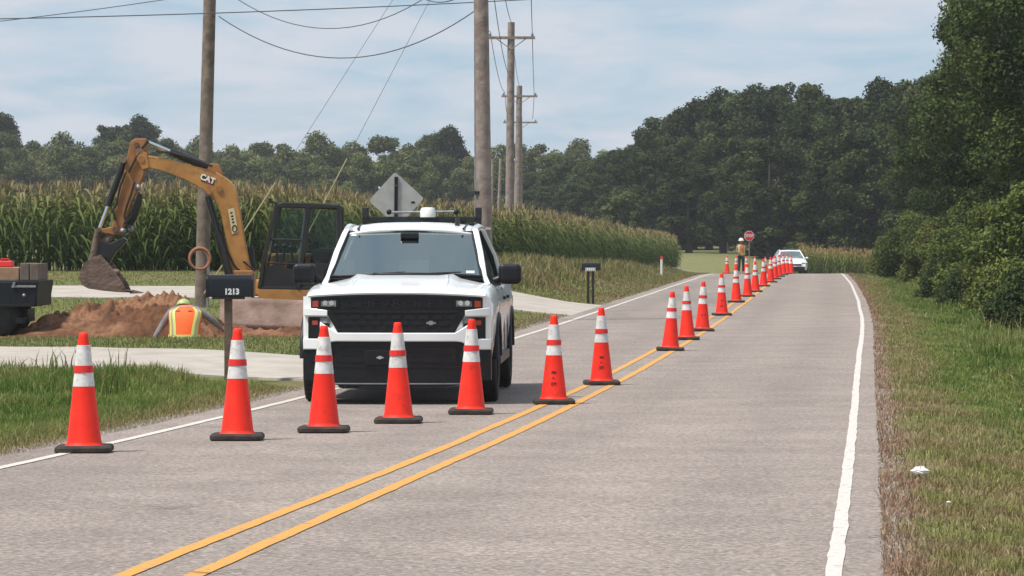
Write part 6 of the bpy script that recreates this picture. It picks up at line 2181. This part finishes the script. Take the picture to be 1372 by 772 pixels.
# lawn between driveways and beyond
n = 130000
Y = 47 + 52 * rng.random(n) ** 1.35; X = -22 + 24 * rng.random(n)
u = (ROADR(Y) - WID - LEXT) - X
k = in_view(X, Y) & (u > 0.05); X, Y, u = X[k], Y[k], u[k]
dr1 = (Y > 44.5 - 0.06 * X) & (Y < 49.6 - 0.12 * X) | ((Y < 52.3) & (X > -3.2) & (Y > 40)) & (Y < 49.8 + (X + 3.2) * .9)
dr2 = (Y > np.interp(X, [-9, -2, 0.3, 2], [79.9, 78.6, 77.6, 76.6])) & (Y < 86.5)
dg = np.exp(-(((X + 6.0) / 4.6) ** 4 + ((Y - 62.5) / 3.4) ** 4))
k = ~dr1 & ~dr2 & (dg + (fbm(X * 2.3, Y * 1.2, 33) - .5) * .4 < 0.42); X, Y = X[k], Y[k]
h = 0.055 * rng.uniform(0.6, 1.5, len(X))
blades('lawn_grass', X, Y, h, 0.016, blade_col(X, Y, 0.05, 1.25), 'short mown lawn around the driveways and the dig', 0.6)
# right verge
n = 420000
Y = 14.5 + (130 - 14.5) * rng.random(n) ** 2.1; v = 5.5 * rng.random(n) ** 1.2
X = ROADR(Y) + REXT + v + 0.02
k = in_view(X, Y); X, Y, v = X[k], Y[k], v[k]
tuft = fbm(X * 1.2, Y * 0.8, 92)
tall = sstep(1.3, 2.6, v + (tuft - 0.5) * 1.2)
h = (0.035 + 0.05 * tuft + 0.16 * tall * sstep(0.35, 0.7, tuft) + 0.06 * tall) * rng.uniform(0.5, 1.4, len(X))
k = rng.random(len(X)) < np.clip(0.30 + v * 0.6, 0, 1) * (0.45 + 0.55 * sstep(0.38, 0.5, fbm(X * 1.7, Y * 1.1, 55))); X, Y, v, h, tall = X[k], Y[k], v[k], h[k], tall[k]
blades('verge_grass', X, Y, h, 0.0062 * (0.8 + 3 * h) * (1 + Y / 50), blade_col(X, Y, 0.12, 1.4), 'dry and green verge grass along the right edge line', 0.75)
# long stems on the right
n = 5200
Y = 24 + 66 * rng.random(n) ** 1.2; X = ROADR(Y) + 2.4 + 4.0 * rng.random(n)
k = in_view(X, Y); X, Y = X[k], Y[k]
cl = sstep(0.44, 0.62, fbm(X * 0.8, Y * 0.35, 15)); k = rng.random(len(X)) < cl; X, Y = X[k], Y[k]
blades('tall_grass', X, Y, rng.uniform(0.25, 0.62, len(X)), 0.016, blade_col(X, Y, 0.45, 1.25), 'tall stemmy grass in front of the bushes on the right', 0.55)
# bank grass in front of the second corn block
n = 65000
Y = 87 + 118 * rng.random(n); ub = 9.0 * rng.random(n)
X = ROADR(Y) - WID - LEXT - 0.05 - ub
bx = np.interp(Y, path[2:9, 1], path[2:9, 0])
k = (X > bx - 1.0); X, Y, ub = X[k], Y[k], ub[k]
k = ~((Y > 184) & (Y < 206)); X, Y, ub = X[k], Y[k], ub[k]
tall = sstep(1.0, 3.5, ub)
h = (0.06 + 0.42 * tall * sstep(0.25, 0.6, fbm(X * .8, Y * .5, 16))) * rng.uniform(0.5, 1.35, len(X))
cb = blade_col(X, Y, 0.35, 1.15)
blades('bank_grass', X, Y, h, 0.03 + 0.02 * tall, cb, 'tall straw and green grass on the bank below the corn', 0.5)
# rough grass below the crop strip and beyond the crest
n = 26000
Y = 120 + 118 * rng.random(n); v = 10 * rng.random(n)
X = ROADR(Y) + REXT + v
k = in_view(X, Y); X, Y, v = X[k], Y[k], v[k]
blades('rough_grass', X, Y, (0.06 + 0.14 * sstep(1, 3, v)) * rng.uniform(.5, 1.4, len(X)), 0.04, blade_col(X, Y, 0.25, 1.2), 'rough grass on the verge toward the crest', 0.5)

# loose gravel along both asphalt edges
n = 9000
Y = 15 + 60 * rng.random(n) ** 1.8
side = rng.random(n) < 0.5
w_ = np.abs(rng.normal(0, 0.11, n))
X = np.where(side, ROADR(Y) + REXT + 0.01 + w_, ROADR(Y) - WID - LEXT - 0.03 - w_ * 1.4)
k = in_view(X, Y); X, Y = X[k], Y[k]
sz = rng.uniform(0.006, 0.018, len(X))[:, None]
tet = np.array([(1, 0, -.3), (-.5, .9, -.3), (-.5, -.9, -.3), (0.1, 0.1, .8)])
an = rng.uniform(0, 6.28, len(X))[:, None]
tx = (tet[:, 0] * np.cos(an) - tet[:, 1] * np.sin(an)) * sz + X[:, None]; ty = (tet[:, 0] * np.sin(an) + tet[:, 1] * np.cos(an)) * sz + Y[:, None]
tzv = tet[:, 2] * sz + (terrain(X, Y) + 0.004)[:, None]
b4 = (np.arange(len(X)) * 4)[:, None, None]
fc = (np.array([(0, 1, 3), (1, 2, 3), (2, 0, 3)])[None] + b4).reshape(-1, 3)
cc = np.repeat(GRAVEL[None] * rng.uniform(0.5, 1.35, len(X))[:, None], 4, axis=0)
tag(np_mesh('gravel', np.stack([tx, ty, tzv], -1).reshape(-1, 3), fc, 'ground', cc), 'loose gravel along the asphalt edges', 'gravel', kind='stuff')

# ------------------------------------------------------------------ summer haze
hz_ = MB().box((0, 580, 9.0), (1500, 1290, 24.0)).build('haze', 'black_plastic', None)
hm = bpy.data.materials.new('haze'); hm.use_nodes = True
hn, hl_ = hm.node_tree.nodes, hm.node_tree.links
hn.clear()
ho = hn.new('ShaderNodeOutputMaterial'); hv = hn.new('ShaderNodeVolumePrincipled')
hv.inputs['Color'].default_value = (0.93, 0.96, 1.0, 1)
hv.inputs['Density'].default_value = 0.00022
hl_.new(hv.outputs[0], ho.inputs['Volume'])
hz_.data.materials.clear(); hz_.data.materials.append(hm)
tag(hz_, kind='stuff')
